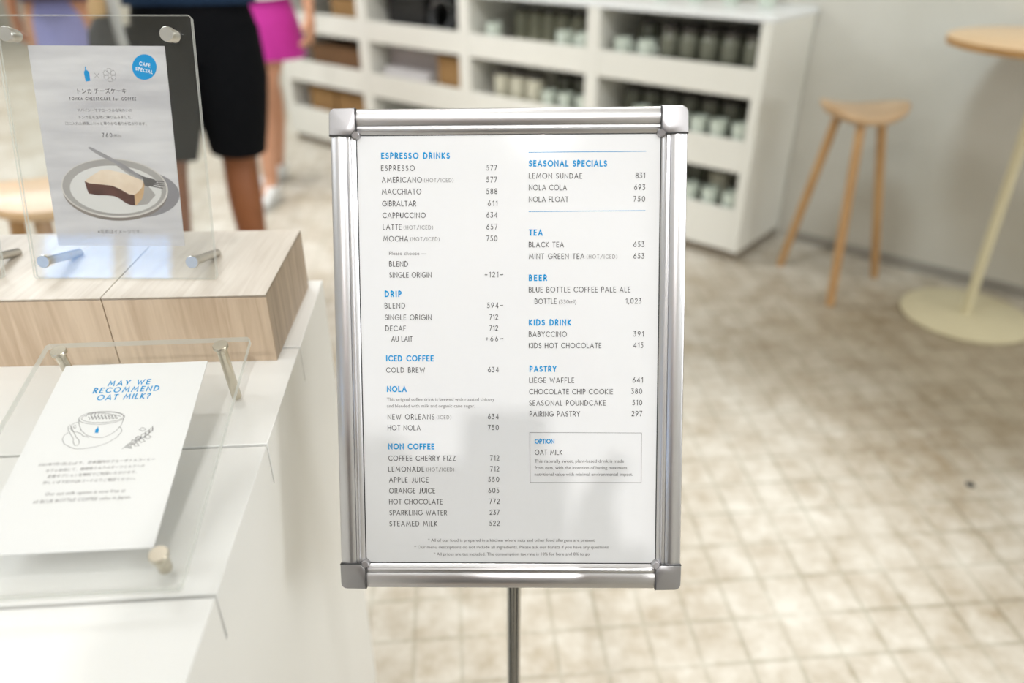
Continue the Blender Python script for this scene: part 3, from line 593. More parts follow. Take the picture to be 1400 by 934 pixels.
CAKE = {'badge': [(157.8, 217.3), (157.4, 215.4), (156.8, 213.5), (155.8, 211.7), (154.6, 210.1), (153.1, 208.6), (151.5, 207.3), (149.7, 206.3), (147.8, 205.6), (145.8, 205.1), (143.9, 205.0), (141.9, 205.1), (140.1, 205.6), (138.3, 206.3), (136.8, 207.3), (135.5, 208.6), (134.4, 210.0), (133.6, 211.7), (133.0, 213.4), (132.8, 215.3), (132.9, 217.2), (133.3, 219.2), (134.0, 221.0), (135.0, 222.8), (136.2, 224.4), (137.6, 225.9), (139.3, 227.1), (141.0, 228.1), (142.9, 228.9), (144.9, 229.3), (146.8, 229.5), (148.8, 229.3), (150.6, 228.9), (152.3, 228.1), (153.9, 227.1), (155.2, 225.9), (156.3, 224.5), (157.1, 222.8), (157.6, 221.1), (157.9, 219.2)],
 'bottle': [(84.7, 217.7), (85.8, 217.7), (85.6, 214.6), (87.3, 213.6), (88.4, 211.4), (88.3, 203.9), (83.6, 203.2), (83.0, 209.9), (83.0, 212.5), (84.4, 214.3)],
 'cross1': [(93.8, 211.4), (97.7, 206.7)],
 'cross2': [(98.4, 211.4), (93.1, 206.7)],
 'flower_c': (108.9, 209.4), 'flower_r': (115.6, 209.4), 'plate_shadow': [(167.1, 88.7), (166.2, 85.5), (164.5, 82.4), (162.0, 79.3), (158.9, 76.5), (155.0, 73.9), (150.6, 71.7), (145.7, 69.7), (140.3, 68.1), (134.6, 66.9), (128.6, 66.1), (122.5, 65.7), (116.4, 65.8), (110.3, 66.3), (104.4, 67.2), (98.8, 68.5), (93.6, 70.2), (88.9, 72.3), (84.7, 74.7), (81.2, 77.4), (78.3, 80.2), (76.2, 83.3), (74.8, 86.5), (74.2, 89.8), (74.5, 93.0), (75.5, 96.3), (77.3, 99.4), (79.8, 102.4), (83.0, 105.1), (86.9, 107.7), (91.3, 109.9), (96.2, 111.8), (101.5, 113.4), (107.2, 114.5), (113.1, 115.3), (119.1, 115.7), (125.1, 115.6), (131.1, 115.1), (136.9, 114.2), (142.4, 112.9), (147.5, 111.2), (152.2, 109.2), (156.4, 106.9), (160.0, 104.3), (162.9, 101.4), (165.1, 98.4), (166.6, 95.3), (167.2, 92.0)],
 'plate_under': [(154.4, 89.2), (153.2, 85.3), (151.0, 81.5), (148.0, 77.9), (144.1, 74.6), (139.4, 71.5), (134.1, 68.9), (128.1, 66.6), (121.6, 64.8), (114.7, 63.4), (107.6, 62.6), (100.3, 62.3), (92.9, 62.5), (85.7, 63.3), (78.7, 64.5), (72.1, 66.3), (65.9, 68.5), (60.4, 71.1), (55.5, 74.1), (51.3, 77.4), (48.0, 81.0), (45.6, 84.7), (44.1, 88.6), (43.5, 92.6), (43.9, 96.5), (45.3, 100.4), (47.5, 104.2), (50.7, 107.7), (54.6, 111.0), (59.3, 114.0), (64.7, 116.6), (70.6, 118.8), (77.0, 120.5), (83.8, 121.8), (90.8, 122.6), (98.0, 122.9), (105.2, 122.7), (112.3, 122.0), (119.1, 120.8), (125.7, 119.1), (131.8, 116.9), (137.3, 114.4), (142.2, 111.5), (146.4, 108.2), (149.8, 104.7), (152.3, 101.0), (153.9, 97.2), (154.6, 93.2)],
 'plate_rim': [(155.3, 92.9), (154.1, 88.9), (151.9, 85.1), (148.9, 81.4), (144.9, 78.0), (140.2, 74.9), (134.7, 72.2), (128.7, 69.9), (122.1, 68.0), (115.1, 66.7), (107.8, 65.8), (100.4, 65.5), (92.9, 65.7), (85.6, 66.5), (78.5, 67.8), (71.7, 69.6), (65.5, 71.8), (59.8, 74.5), (54.8, 77.5), (50.6, 80.9), (47.2, 84.5), (44.8, 88.3), (43.3, 92.3), (42.7, 96.3), (43.1, 100.3), (44.5, 104.3), (46.8, 108.1), (49.9, 111.7), (53.9, 115.0), (58.7, 118.0), (64.2, 120.7), (70.2, 122.9), (76.7, 124.7), (83.6, 126.0), (90.8, 126.8), (98.0, 127.1), (105.4, 126.9), (112.6, 126.2), (119.5, 124.9), (126.2, 123.2), (132.4, 121.1), (138.0, 118.5), (143.0, 115.5), (147.2, 112.2), (150.7, 108.6), (153.2, 104.9), (154.9, 100.9), (155.6, 96.9)],
 'plate_wall': [(153.7, 93.4), (152.5, 89.6), (150.4, 86.0), (147.4, 82.5), (143.6, 79.2), (139.0, 76.3), (133.7, 73.7), (127.8, 71.5), (121.4, 69.7), (114.5, 68.4), (107.5, 67.6), (100.2, 67.3), (93.0, 67.6), (85.8, 68.3), (78.9, 69.5), (72.3, 71.2), (66.2, 73.4), (60.7, 75.9), (55.8, 78.8), (51.7, 82.1), (48.4, 85.5), (46.0, 89.2), (44.5, 93.0), (43.9, 96.8), (44.3, 100.7), (45.6, 104.4), (47.8, 108.1), (50.9, 111.5), (54.8, 114.7), (59.4, 117.6), (64.7, 120.1), (70.6, 122.2), (76.9, 123.9), (83.7, 125.1), (90.6, 125.9), (97.7, 126.2), (104.9, 126.0), (111.9, 125.2), (118.7, 124.1), (125.2, 122.4), (131.2, 120.3), (136.7, 117.8), (141.6, 115.0), (145.7, 111.9), (149.1, 108.5), (151.6, 104.8), (153.3, 101.1), (153.9, 97.3)],
 'plate_floor': [(148.3, 91.8), (147.3, 88.6), (145.5, 85.4), (142.8, 82.5), (139.5, 79.7), (135.4, 77.2), (130.8, 75.1), (125.6, 73.2), (120.0, 71.7), (114.0, 70.6), (107.8, 70.0), (101.4, 69.8), (95.0, 70.0), (88.7, 70.6), (82.6, 71.6), (76.8, 73.1), (71.4, 74.9), (66.6, 77.1), (62.3, 79.6), (58.6, 82.3), (55.7, 85.3), (53.5, 88.4), (52.2, 91.6), (51.6, 94.9), (51.9, 98.2), (53.1, 101.4), (55.0, 104.4), (57.7, 107.4), (61.1, 110.1), (65.1, 112.5), (69.8, 114.7), (74.9, 116.5), (80.5, 117.9), (86.4, 118.9), (92.6, 119.6), (98.8, 119.8), (105.1, 119.6), (111.3, 119.0), (117.3, 117.9), (123.0, 116.5), (128.4, 114.7), (133.2, 112.6), (137.5, 110.2), (141.2, 107.5), (144.2, 104.6), (146.4, 101.5), (147.9, 98.3), (148.5, 95.1)],
 'cake_shadow': [(120.6, 89.5), (131.8, 100.6), (137.0, 96.5), (141.8, 89.6), (132.2, 79.8), (119.2, 78.1)],
 'cake_top': [(68.3, 103.8), (74.4, 108.0), (87.3, 115.2), (94.4, 115.5), (105.3, 113.4), (116.1, 110.1), (128.9, 105.0), (130.5, 103.3), (128.3, 97.1), (122.3, 91.6), (119.2, 89.5), (113.6, 90.2), (105.8, 95.0), (97.8, 98.8), (86.7, 100.2), (72.8, 101.5)],
 'cake_crust': [(68.3, 103.8), (72.8, 101.5), (86.7, 100.2), (97.8, 98.8), (105.8, 95.0), (113.6, 90.2), (119.2, 89.5), (118.6, 78.4), (113.6, 78.9), (108.9, 81.1), (103.1, 85.6), (97.8, 88.0), (90.8, 89.0), (79.5, 89.1), (71.2, 90.7), (69.7, 94.9)],
 'cake_side': [(119.2, 89.5), (122.3, 91.6), (128.3, 97.1), (130.5, 103.3), (131.1, 99.2), (129.3, 90.9), (126.4, 84.7), (120.7, 79.1), (118.6, 78.4)],
 'fork_handle': [(76.7, 137.7), (78.0, 138.6), (79.6, 138.5), (95.0, 130.5), (111.9, 121.0), (124.8, 111.8), (130.7, 108.5), (130.3, 105.0), (124.3, 108.1), (112.6, 115.6), (102.3, 122.4), (90.5, 128.3), (82.8, 132.9)],
 'fork_head': [(124.8, 111.8), (132.8, 108.1), (142.3, 105.8), (144.8, 103.4), (140.1, 99.0), (134.4, 98.1), (130.4, 99.9), (130.4, 106.1)],
 'tine0': [(141.5, 104.6), (152.7, 103.9), (152.5, 103.0), (141.3, 103.4)],
 'tine1': [(141.3, 102.8), (151.7, 101.5), (151.6, 100.5), (141.1, 101.6)],
 'tine2': [(139.2, 101.2), (152.1, 99.5), (152.0, 98.6), (139.1, 99.9)],
 'tine3': [(137.4, 99.8), (150.4, 96.8), (150.3, 95.8), (137.2, 98.5)],
 'fork_shadow': [(94.5, 127.1), (111.5, 117.6), (127.1, 107.4), (133.3, 100.6), (129.1, 101.3), (111.1, 114.2)],
 'paper': [(29.4, 238.0), (167.6, 236.6), (166.2, 35.4), (30.7, 35.6)]}
OAT_TEXT = [('H', 'MAY WE', -118.2, 211.8, -81.3, 212.4),
 ('H', 'RECOMMEND', -128.4, 203.3, -71.0, 203.4),
 ('H', 'OAT MILK?', -122.2, 194.3, -76.3, 194.3),
 ('j', '2023年7月1日(土)より、日本国内のブルーボトルコーヒー', -144.0, 119.8, -52.2, 120.4),
 ('j', 'カフェ全店にて、植物性ミルクのオーツミルクへの', -136.0, 113.3, -58.9, 113.9),
 ('j', '変更オプションを無料でご利用いただけます。', -132.4, 107.2, -63.1, 107.8),
 ('j', '詳しくは下記のQRコードよりご確認ください。', -133.7, 101.2, -62.0, 101.1),
 ('L', 'Our oat milk option is now free at', -127.6, 89.8, -66.5, 89.7),
 ('L', 'all BLUE BOTTLE COFFEE cafes in Japan.', -133.7, 82.7, -60.2, 83.2)]
OAT_LINES = [[(-91.5, 170.1), (-91.3, 168.8), (-91.6, 167.6), (-92.5, 166.5), (-93.7, 165.4), (-95.4, 164.5), (-97.5, 163.6), (-99.9, 163.0), (-102.6, 162.5), (-105.5, 162.1), (-108.5, 162.0), (-111.6, 162.1), (-114.6, 162.3), (-117.5, 162.8), (-120.3, 163.4), (-122.8, 164.2), (-125.0, 165.1), (-126.8, 166.1), (-128.2, 167.3), (-129.1, 168.5), (-129.6, 169.7), (-129.6, 170.9), (-129.1, 172.1), (-128.1, 173.2), (-126.6, 174.2), (-124.7, 175.2), (-122.5, 175.9), (-119.9, 176.5), (-117.1, 177.0), (-114.1, 177.2), (-111.0, 177.2), (-107.9, 177.1), (-104.8, 176.7), (-101.9, 176.2), (-99.3, 175.4), (-96.9, 174.6), (-94.9, 173.6), (-93.3, 172.5), (-92.2, 171.3), (-91.5, 170.1)],
 [(-92.4, 170.4), (-92.3, 169.5), (-92.6, 168.5), (-93.4, 167.6), (-94.6, 166.7), (-96.2, 165.9), (-98.2, 165.3), (-100.5, 164.7), (-102.9, 164.3), (-105.6, 164.1), (-108.4, 164.0), (-111.2, 164.0), (-114.0, 164.2), (-116.6, 164.5), (-119.1, 165.0), (-121.4, 165.6), (-123.3, 166.4), (-125.0, 167.2), (-126.2, 168.1), (-127.0, 169.0), (-127.4, 170.0), (-127.3, 171.0), (-126.8, 171.9), (-125.8, 172.8), (-124.4, 173.6), (-122.6, 174.4), (-120.5, 175.0), (-118.1, 175.5), (-115.5, 175.8), (-112.8, 176.0), (-109.9, 176.1), (-107.1, 175.9), (-104.3, 175.7), (-101.7, 175.2), (-99.3, 174.7), (-97.2, 174.0), (-95.4, 173.2), (-94.0, 172.3), (-93.0, 171.4), (-92.4, 170.4)],
 [(-129.4, 168.9), (-127.0, 162.7), (-122.7, 155.6), (-116.5, 150.0), (-109.4, 147.1), (-102.3, 146.4), (-97.1, 149.5), (-93.4, 153.9), (-91.1, 160.2), (-91.6, 170.0)],
 [(-132.6, 154.5), (-135.2, 151.1), (-134.9, 146.3), (-131.9, 141.6), (-125.9, 137.6), (-120.6, 135.4), (-113.0, 135.2), (-104.5, 136.7), (-96.5, 140.3), (-90.7, 146.0), (-88.4, 152.6), (-90.0, 156.3), (-92.5, 158.1)],
 [(-128.6, 165.6), (-131.5, 164.7), (-133.3, 162.2), (-132.4, 158.3), (-129.7, 155.0), (-125.9, 154.1), (-122.7, 152.5)],
 [(-129.4, 162.4), (-131.0, 161.6), (-130.5, 159.5), (-128.9, 158.5), (-128.6, 160.2)],
 [(-134.4, 162.7), (-135.1, 161.0), (-134.1, 157.3), (-131.0, 152.9), (-126.0, 146.4), (-125.0, 142.8), (-122.6, 139.4), (-120.3, 138.9), (-119.6, 141.3), (-121.2, 145.1), (-124.5, 148.4), (-128.2, 153.8), (-131.3, 158.2), (-133.4, 161.6)],
 [(-122.9, 153.1), (-119.4, 149.5), (-114.1, 147.6)],
 [(-122.3, 172.0), (-120.1, 169.0), (-120.5, 167.5)],
 [(-119.5, 172.0), (-117.2, 168.9), (-117.7, 167.6)],
 [(-116.7, 172.0), (-114.3, 168.7), (-114.9, 167.7)],
 [(-113.8, 172.0), (-111.4, 168.5), (-112.1, 167.8)],
 [(-111.0, 172.1), (-108.6, 168.4), (-109.4, 167.9)],
 [(-108.2, 172.1), (-105.7, 168.2), (-106.6, 168.0)],
 [(-105.3, 172.1), (-102.8, 168.0), (-103.8, 168.1)],
 [(-102.5, 172.1), (-99.9, 167.9), (-101.0, 168.2)],
 [(-99.7, 172.1), (-97.0, 167.7), (-98.2, 168.3)],
 [(-120.1, 175.9), (-120.8, 173.2), (-119.1, 170.9)],
 [(-119.5, 170.1), (-117.6, 169.1), (-117.1, 170.4)],
 [(-117.1, 175.4), (-117.9, 173.1), (-116.2, 170.8)],
 [(-116.6, 169.9), (-114.7, 168.9), (-114.2, 170.2)],
 [(-114.1, 174.8), (-115.1, 172.9), (-113.4, 170.6)],
 [(-113.7, 169.8), (-111.8, 168.8), (-111.3, 170.1)],
 [(-111.1, 174.3), (-112.2, 172.7), (-110.5, 170.4)],
 [(-110.8, 169.6), (-108.9, 168.6), (-108.4, 169.9)],
 [(-108.1, 173.8), (-109.3, 172.6), (-107.6, 170.3)],
 [(-107.9, 169.4), (-106.1, 168.4), (-105.5, 169.7)],
 [(-105.1, 173.3), (-106.4, 172.4), (-104.7, 170.1)],
 [(-105.1, 169.3), (-103.2, 168.3), (-102.6, 169.6)],
 [(-102.1, 172.8), (-103.5, 172.2), (-101.8, 169.9)],
 [(-102.2, 169.1), (-100.3, 168.1), (-99.8, 169.4)],
 [(-99.1, 172.3), (-100.6, 172.1), (-98.9, 169.8)],
 [(-99.3, 168.9), (-97.4, 167.9), (-96.9, 169.2)],
 [(-124.6, 171.9), (-123.4, 175.2), (-120.6, 176.3), (-109.0, 174.8), (-98.7, 172.0), (-95.0, 170.4)],
 [(-110.2, 159.6), (-109.7, 157.4)],
 [(-82.2, 133.2), (-77.7, 138.4), (-71.4, 143.2), (-66.4, 147.1), (-63.4, 153.2), (-64.3, 157.6)],
 [(-80.4, 134.9), (-76.7, 133.9), (-75.4, 137.4), (-79.2, 138.4), (-80.4, 134.9)],
 [(-77.6, 138.0), (-73.5, 137.7), (-72.7, 142.2), (-76.8, 142.5), (-77.6, 138.0)],
 [(-74.5, 140.7), (-70.8, 141.1), (-70.5, 145.8), (-74.3, 145.5), (-74.5, 140.7)],
 [(-70.8, 143.8), (-67.2, 144.5), (-67.2, 149.4), (-70.8, 148.7), (-70.8, 143.8)],
 [(-67.6, 146.1), (-65.1, 148.0), (-66.1, 152.7), (-68.7, 150.8), (-67.6, 146.1)],
 [(-64.8, 149.7), (-62.6, 151.7), (-63.7, 156.0), (-65.9, 154.0), (-64.8, 149.7)],
 [(-78.6, 136.4), (-76.9, 133.7), (-74.7, 133.3), (-76.4, 136.0), (-78.6, 136.4)],
 [(-75.6, 139.1), (-72.6, 135.5), (-69.5, 135.9), (-72.5, 139.4), (-75.6, 139.1)],
 [(-72.0, 142.6), (-68.8, 139.3), (-65.8, 140.2), (-69.1, 143.5), (-72.0, 142.6)],
 [(-68.3, 145.7), (-64.5, 142.9), (-61.9, 144.9), (-65.7, 147.7), (-68.3, 145.7)],
 [(-74.9, 144.4), (-72.3, 143.4), (-71.2, 145.5), (-73.7, 146.5), (-74.9, 144.4)],
 [(-74.6, 154.1), (-71.1, 152.0), (-69.0, 154.2), (-72.5, 156.3), (-74.6, 154.1)]]
OAT_BOTTLE = [(-110.4, 158.7), (-109.7, 158.5), (-109.3, 157.6), (-108.4, 156.3), (-107.7, 152.2), (-110.5, 152.2), (-111.3, 156.2), (-110.6, 157.5)]
OAT_PAPER = [(-164.9, 236.7), (-36.4, 237.5), (-30.5, 35.8)]
# ---------------------------------------------------------------- the room
A = radians(-40.5)
SF = Vector((cos(A), sin(A), 0)); SD = Vector((-sin(A), cos(A), 0)); F0 = Vector((0.936, 2.925, 0))
def S(s, d, z): return F0 + SF * s + SD * d + Vector((0, 0, z))
SH = Matrix(((SF.x, SD.x, 0, F0.x), (SF.y, SD.y, 0, F0.y), (0, 0, 1, 0), (0, 0, 0, 1)))      # shelf frame: along, into the wall, up
WD = 0.425                                                                                     # wall behind the shelf
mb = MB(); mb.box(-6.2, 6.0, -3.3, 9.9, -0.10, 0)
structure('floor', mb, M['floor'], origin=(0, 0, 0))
mb = MB(); mb.box(-6.2, 6.0, -3.3, 9.9, 3.0, 3.1)
structure('ceiling', mb, M['ceiling'])
mb = MB(); mb.box(-9.6, 6.4, WD, WD + 0.12, 0, 3.0, tf=SH)
structure('wall_right', mb, M['plaster'], origin=S(0, WD, 0))
mb = MB(); mb.box(0.06, 6.3, WD - 0.006, WD, 0.0, 0.045, tf=SH)
structure('baseboard_shadow_strip_right', mb, M['base'])
mb = MB(); mb.box(-6.2, -6.05, -3.3, 9.9, 0, 3.0)
structure('wall_left', mb, M['white_wall'])
mb = MB(); mb.box(5.85, 6.0, -3.3, -0.4, 0, 3.0)
structure('wall_east', mb, M['white_wall'])
WX0, WX1, WZ0, WZ1 = -3.15, -2.2, 0.95, 1.62
mb = MB()
mb.box(-6.2, WX0, -3.3, -3.2, 0, 3.0); mb.box(WX1, 6.0, -3.3, -3.2, 0, 3.0)
mb.box(WX0, WX1, -3.3, -3.2, 0, WZ0); mb.box(WX0, WX1, -3.3, -3.2, WZ1, 3.0)
structure('wall_front', mb, M['white_wall'])
mb = MB(); t_ = 0.05
for x0, x1, z0, z1 in ((WX0, WX1, WZ0, WZ0 + t_), (WX0, WX1, WZ1 - t_, WZ1), (WX0, WX0 + t_, WZ0, WZ1), (WX1 - t_, WX1, WZ0, WZ1), (-2.62, -2.55, WZ0, WZ1)):
    mb.box(x0, x1, -3.29, -3.21, z0, z1)
win = structure('window_1', mb, M['box_white'])
mb = MB(); mb.box(WX0 + t_, WX1 - t_, -3.255, -3.247, WZ0 + t_, WZ1 - t_); mb.build('pane', M['window'], win)
tag(MB().lathe([(0.011, 0), (0.011, 0.002), (0.008, 0.003)], 16, tf=Matrix.Translation((1.191, 1.522, 0))).build('floor_cap', M['bolt'], origin=(1.191, 1.522, 0)),
    'small dark round cap set in the pale scored floor', 'floor cap')

# ---------------------------------------------------------------- counter
CA = radians(4.2)
CTF = Matrix.Translation((-0.2529, 0.9173, 0)) @ Matrix.Rotation(CA, 4, 'Z')     # x: along the back edge, y: towards the back; origin = right far corner
CZ = 0.87
root = thing('counter', 'long white counter with scored top under the wooden riser', 'counter', (-0.9, 0.5, 0))
mb = MB(); mb.box(-1.55, -0.0005, -0.885, -0.0005, 0.06, CZ - 0.046, tf=CTF); mb.build('body', M['counter'], root)
mb = MB(); mb.box(-1.52, -0.04, -0.85, -0.04, 0.0, 0.06, tf=CTF); mb.build('plinth', M['plinth'], root)
mb = MB(); mb.box(-1.54, -0.004, -0.88, -0.006, CZ - 0.046, CZ - 0.007, tf=CTF); mb.build('groove_backing', M['groove'], root)
ys = [0.0, -0.1785, -0.3585, -0.536, -0.714, -0.886]
for a, b in zip(ys[:-1], ys[1:]):
    mb = MB(); mb.box(-1.55, 0, b + (0.0018 if b > -0.88 else 0), a - (0.0018 if a < 0 else 0), CZ - 0.046, CZ, tf=CTF)
    mb.build('top_plank', M['counter'], root, bevel=0.0008)

# ---------------------------------------------------------------- wooden riser
RA = radians(2.6)
RTF = Matrix.Translation((-0.2576, 0.7100, 0)) @ Matrix.Rotation(RA, 4, 'Z')     # origin: right near bottom corner
RH = 0.0805; RZ = CZ + RH
root = thing('display_riser', 'pale oak riser block with a seam standing on the white counter', 'riser', (-0.5, 0.80, CZ))
for (x0, x1, nm) in ((-0.1685, 0.0, 'right_block'), (-0.66, -0.1695, 'left_block')):
    mb = MB(); mb.box(x0, x1 - (0.004 if x1 == 0 else 0), 0.0035, 0.1815, CZ + 0.001, RZ - 0.0035, tf=RTF)
    c = mb.build('core', M['oak'], root)
    mb = MB(); mb.box(x0, x1, 0, 0.0035, CZ, RZ - 0.0005, tf=RTF); mb.build('front_board', M['oak'], c, bevel=0.0005)
    mb = MB(); mb.box(x0, x1, 0.0, 0.185, RZ - 0.0035, RZ, tf=RTF); mb.build('top_board', M['oak_top'], c, bevel=0.0005)
    if x1 == 0:
        mb = MB(); mb.box(-0.004, 0, 0.0035, 0.185, CZ, RZ - 0.0005, tf=RTF); mb.build('end_board', M['oak_end'], c, bevel=0.0005)
    mb = MB(); mb.box(x0, x1, 0.1815, 0.185, CZ, RZ - 0.0035, tf=RTF); mb.build('back_board', M['oak'], c)

# ---------------------------------------------------------------- menu sign
SG = frame((-0.0027, 0.6142, 0.9347), (0.99977, -0.0173, 0.0127), (-0.0044, 0.4133, 0.9106))
sign = thing('menu_sign', 'floor-standing cafe drinks menu in a silver snap frame on a grey pole', 'sign', (0.0, 0.645, 0))
HW, HH = 0.1635, 0.2268
PROF = [(0, -.008), (0, .0034), (.0004, .0043)] + [(.0008 + .0142 * i / 12, .0047 + .0018 * (1 - (2 * i / 12 - 1) ** 2)) for i in range(13)] + [(.0153, .0036),
        (.0157, .0042), (.0168, .0045), (.0182, .0043), (.0188, .0034), (.0192, .0026), (.0206, .0022), (.0220, .0012), (.0228, .0004), (.0228, -.008)]
CL = 0.0245
def frame_bar(fn, l0, l1):
    mb = MB(); n = len(PROF)
    vs = [fn(u, w, l0) for u, w in PROF] + [fn(u, w, l1) for u, w in PROF]
    fs = [list(range(n)), list(range(n, 2 * n))[::-1]] + [(i, (i + 1) % n, n + (i + 1) % n, n + i) for i in range(n)]
    return mb.add(vs, fs, 0, SG).build('frame_bar', M['alu'], sign, smooth=24)
b_ = frame_bar(lambda u, w, l: (l, HH - u, w), -HW + CL, HW - CL); part_label(b_, 'top frame bar')
b_ = frame_bar(lambda u, w, l: (l, -HH + u, w), -HW + CL, HW - CL); part_label(b_, 'bottom frame bar')
b_ = frame_bar(lambda u, w, l: (-HW + u, l, w), -HH + CL, HH - CL); part_label(b_, 'left frame bar')
b_ = frame_bar(lambda u, w, l: (HW - u, l, w), -HH + CL, HH - CL); part_label(b_, 'right frame bar')
def rrect_corner(r, size, n=6):
    """square corner cap outline, rounded only at its outer corner (origin)"""
    return [(r - r * sin(radians(90 * i / n)), r - r * cos(radians(90 * i / n))) for i in range(n + 1)][::-1] + [(size, 0), (size, size), (0, size)][0:0] 
for sx in (-1, 1):
    for sy in (-1, 1):
        T = SG @ Matrix.Translation((sx * HW, sy * HH, 0)) @ Matrix.Diagonal((-sx, -sy, 1, 1))
        r = 0.0058; e = 0.0244
        out = [(r - r * cos(radians(90 * i / 7)), r - r * sin(radians(90 * i / 7))) for i in range(8)] + [(e, -0.0004), (e, 0.0190), (0.0190, e), (-0.0004, e)]
        out = [(max(p[0], -0.0004), max(p[1], -0.0004)) for p in out]
        mb = MB(); n = len(out)
        cx = cy = 0.0105
        def ring(k, z): return [(cx + (p[0] - cx) * k, cy + (p[1] - cy) * k, z) for p in out]
        vs = ring(1, -0.0085) + ring(1, 0.0064) + ring(0.975, 0.0074) + ring(0.93, 0.0078) + ring(0.5, 0.0081)
        fs = [list(range(n))[::-1]] + [(k * n + i, k * n + (i + 1) % n, (k + 1) * n + (i + 1) % n, (k + 1) * n + i) for k in range(4) for i in range(n)] + [list(range(4 * n, 5 * n))]
        mb.add(vs, fs, 0, T)
        cap = mb.build('corner_cap', M['cap'], sign, smooth=28)
        mb = MB()
        mb.add([(0.0190, 0.0236, 0.0), (0.0236, 0.0190, 0.0), (0.0276, 0.0215, 0.0), (0.0279, 0.0246, 0.0), (0.0246, 0.0279, 0.0), (0.0215, 0.0276, 0.0),
                (0.0190, 0.0236, 0.0062), (0.0236, 0.0190, 0.0062), (0.0266, 0.0215, 0.0052), (0.0268, 0.0240, 0.0044), (0.0240, 0.0268, 0.0044), (0.0215, 0.0266, 0.0052)],
               [(0, 1, 2, 3, 4, 5)[::-1], (6, 7, 8, 9, 10, 11)] + [(i, (i + 1) % 6, 6 + (i + 1) % 6, 6 + i) for i in range(6)], 0, T)
        mb.build('corner_tab', M['cap'], cap, bevel=0.0006)
        mb = MB(); mb.box(0.0244, 0.0248, -0.0001, 0.0206, -0.004, 0.0086, tf=T); mb.box(-0.0001, 0.0206, 0.0244, 0.0248, -0.004, 0.0086, tf=T)
        mb.build('seam', M['dark_line'], cap)
mb = MB(); mb.box(-HW + .004, HW - .004, -HH + .004, HH - .004, -0.0095, -0.0045, tf=SG); mb.build('back_panel', M['pole'], sign)
mb = MB(); mb.box(-HW + .016, HW - .016, -HH + .016, HH - .016, -0.0044, 0.0, tf=SG); poster = mb.build('poster', M['poster'], sign)
mb = MB()
for u in (-1, 1):
    mb.box(u * (HW - .0233) - .0005, u * (HW - .0233) + .0005, -HH + .0225, HH - .0225, 0, .0003, tf=SG)
    mb.box(-HW + .0225, HW - .0225, u * (HH - .0233) - .0005, u * (HH - .0233) + .0005, 0, .0003, tf=SG)
mb.build('gasket', M['dark_line'], sign)
ST = {'H': (4.75, 1.10), 'h': (3.8, 0.85), 'I': (4.55, 0.56), 'P': (4.6, 0.56), 'O': (3.3, 0.40)}
LN_ = {'H': ('heading_lettering', 'blue'), 'h': ('heading_lettering', 'blue'), 'I': ('item_lettering', 'ink'), 'P': ('price_lettering', 'ink'), 'O': ('note_lettering', 'ink_grey'), 'L': ('note_lettering', 'ink_grey')}
for st, tx, *ends in SIGN_TEXT:
    mb = MB()
    if st == 'L': type_text(mb, tx, ends, SG)
    else: stroke_text(mb, tx, ends, *ST[st], SG)
    mb.build(LN_[st][0], M[LN_[st][1]], poster, smooth=0, fix=False)
for r in SIGN_RULES:
    mb = MB(); ribbon(mb, [r[:2], r[2:]], 0.5, SG @ Matrix.Scale(.001, 4) @ Matrix.Translation((0, 0, .15))); mb.build('rule_line', M['blue'], poster, smooth=0, fix=False)
mb = MB(); ribbon(mb, SIGN_BOX + SIGN_BOX[:1], 0.4, SG @ Matrix.Scale(.001, 4) @ Matrix.Translation((0, 0, .15)))
mb.build('option_box_line', M['ink_grey'], poster, smooth=0, fix=False)
# stand: fluted pole, head bracket, round foot
px, py = 0.0022, 0.640
mb = MB(); mb.lathe([(0.0082, 0.014), (0.0082, 0.90)], 20, tf=Matrix.Translation((px, py, 0)))
pole = mb.build('pole', M['pole'], sign)
mb = MB()
for k in range(3): mb.box(px - .0055 + k * .0045, px - .0040 + k * .0045, py - .0090, py - .0066, 0.02, 0.89)
mb.build('flute', M['dark_line'], pole)
mb = MB(); mb.box(px - .024, px + .024, py - .012, py + .012, 0.880, 0.935); mb.build('bracket', M['pole'], sign, bevel=.003)
mb = MB(); mb.lathe([(0.145, 0.0), (0.145, 0.008), (0.138, 0.012), (0.02, 0.014), (0.013, 0.03)], 40, tf=Matrix.Translation((px, py, 0))); mb.build('base_plate', M['pole'], sign, smooth=50)

# ---------------------------------------------------------------- acrylic sign holders
def sheet(x0, x1, y0, y1, w0, w1, tf, parent, name='acrylic_panel'):
    mb = MB(); c = 0.0022
    pl = [(x0 + c, y0), (x1 - c, y0), (x1, y0 + c), (x1, y1 - c * 1.3), (x1 - c * 1.3, y1), (x0 + c * 1.3, y1), (x0, y1 - c * 1.3), (x0, y0 + c)]
    n = len(pl)
    vs = [(*p, w0) for p in pl] + [(*p, w1) for p in pl]
    mb.add(vs, [list(range(n))[::-1], list(range(n, 2 * n))], 0, tf)
    mb.add(vs, [(i, (i + 1) % n, n + (i + 1) % n, n + i) for i in range(n)], 1, tf)
    return mb.build(name, [M['acrylic'], M['acrylic_edge']], parent, smooth=0)
def along(tf, u, v): return tf @ Matrix.Translation((u, v, 0))
def screw(tf, u, v, parent, r, h0, h1, back, rb, m, name):
    """button head in front of the panel and its barrel behind"""
    T = along(tf, u, v)
    mb = MB(); mb.lathe([(r * .9, h0), (r, h0 + .0006), (r, h1 - .0008), (r * .92, h1)], 24, tf=T)
    p = mb.build(name, m, parent, smooth=40)
    if back:
        mb = MB(); mb.lathe([(rb * .93, -back), (rb, -back + .001), (rb, .0030)], 20, tf=T); mb.build('barrel', m, p, smooth=40)
    return p
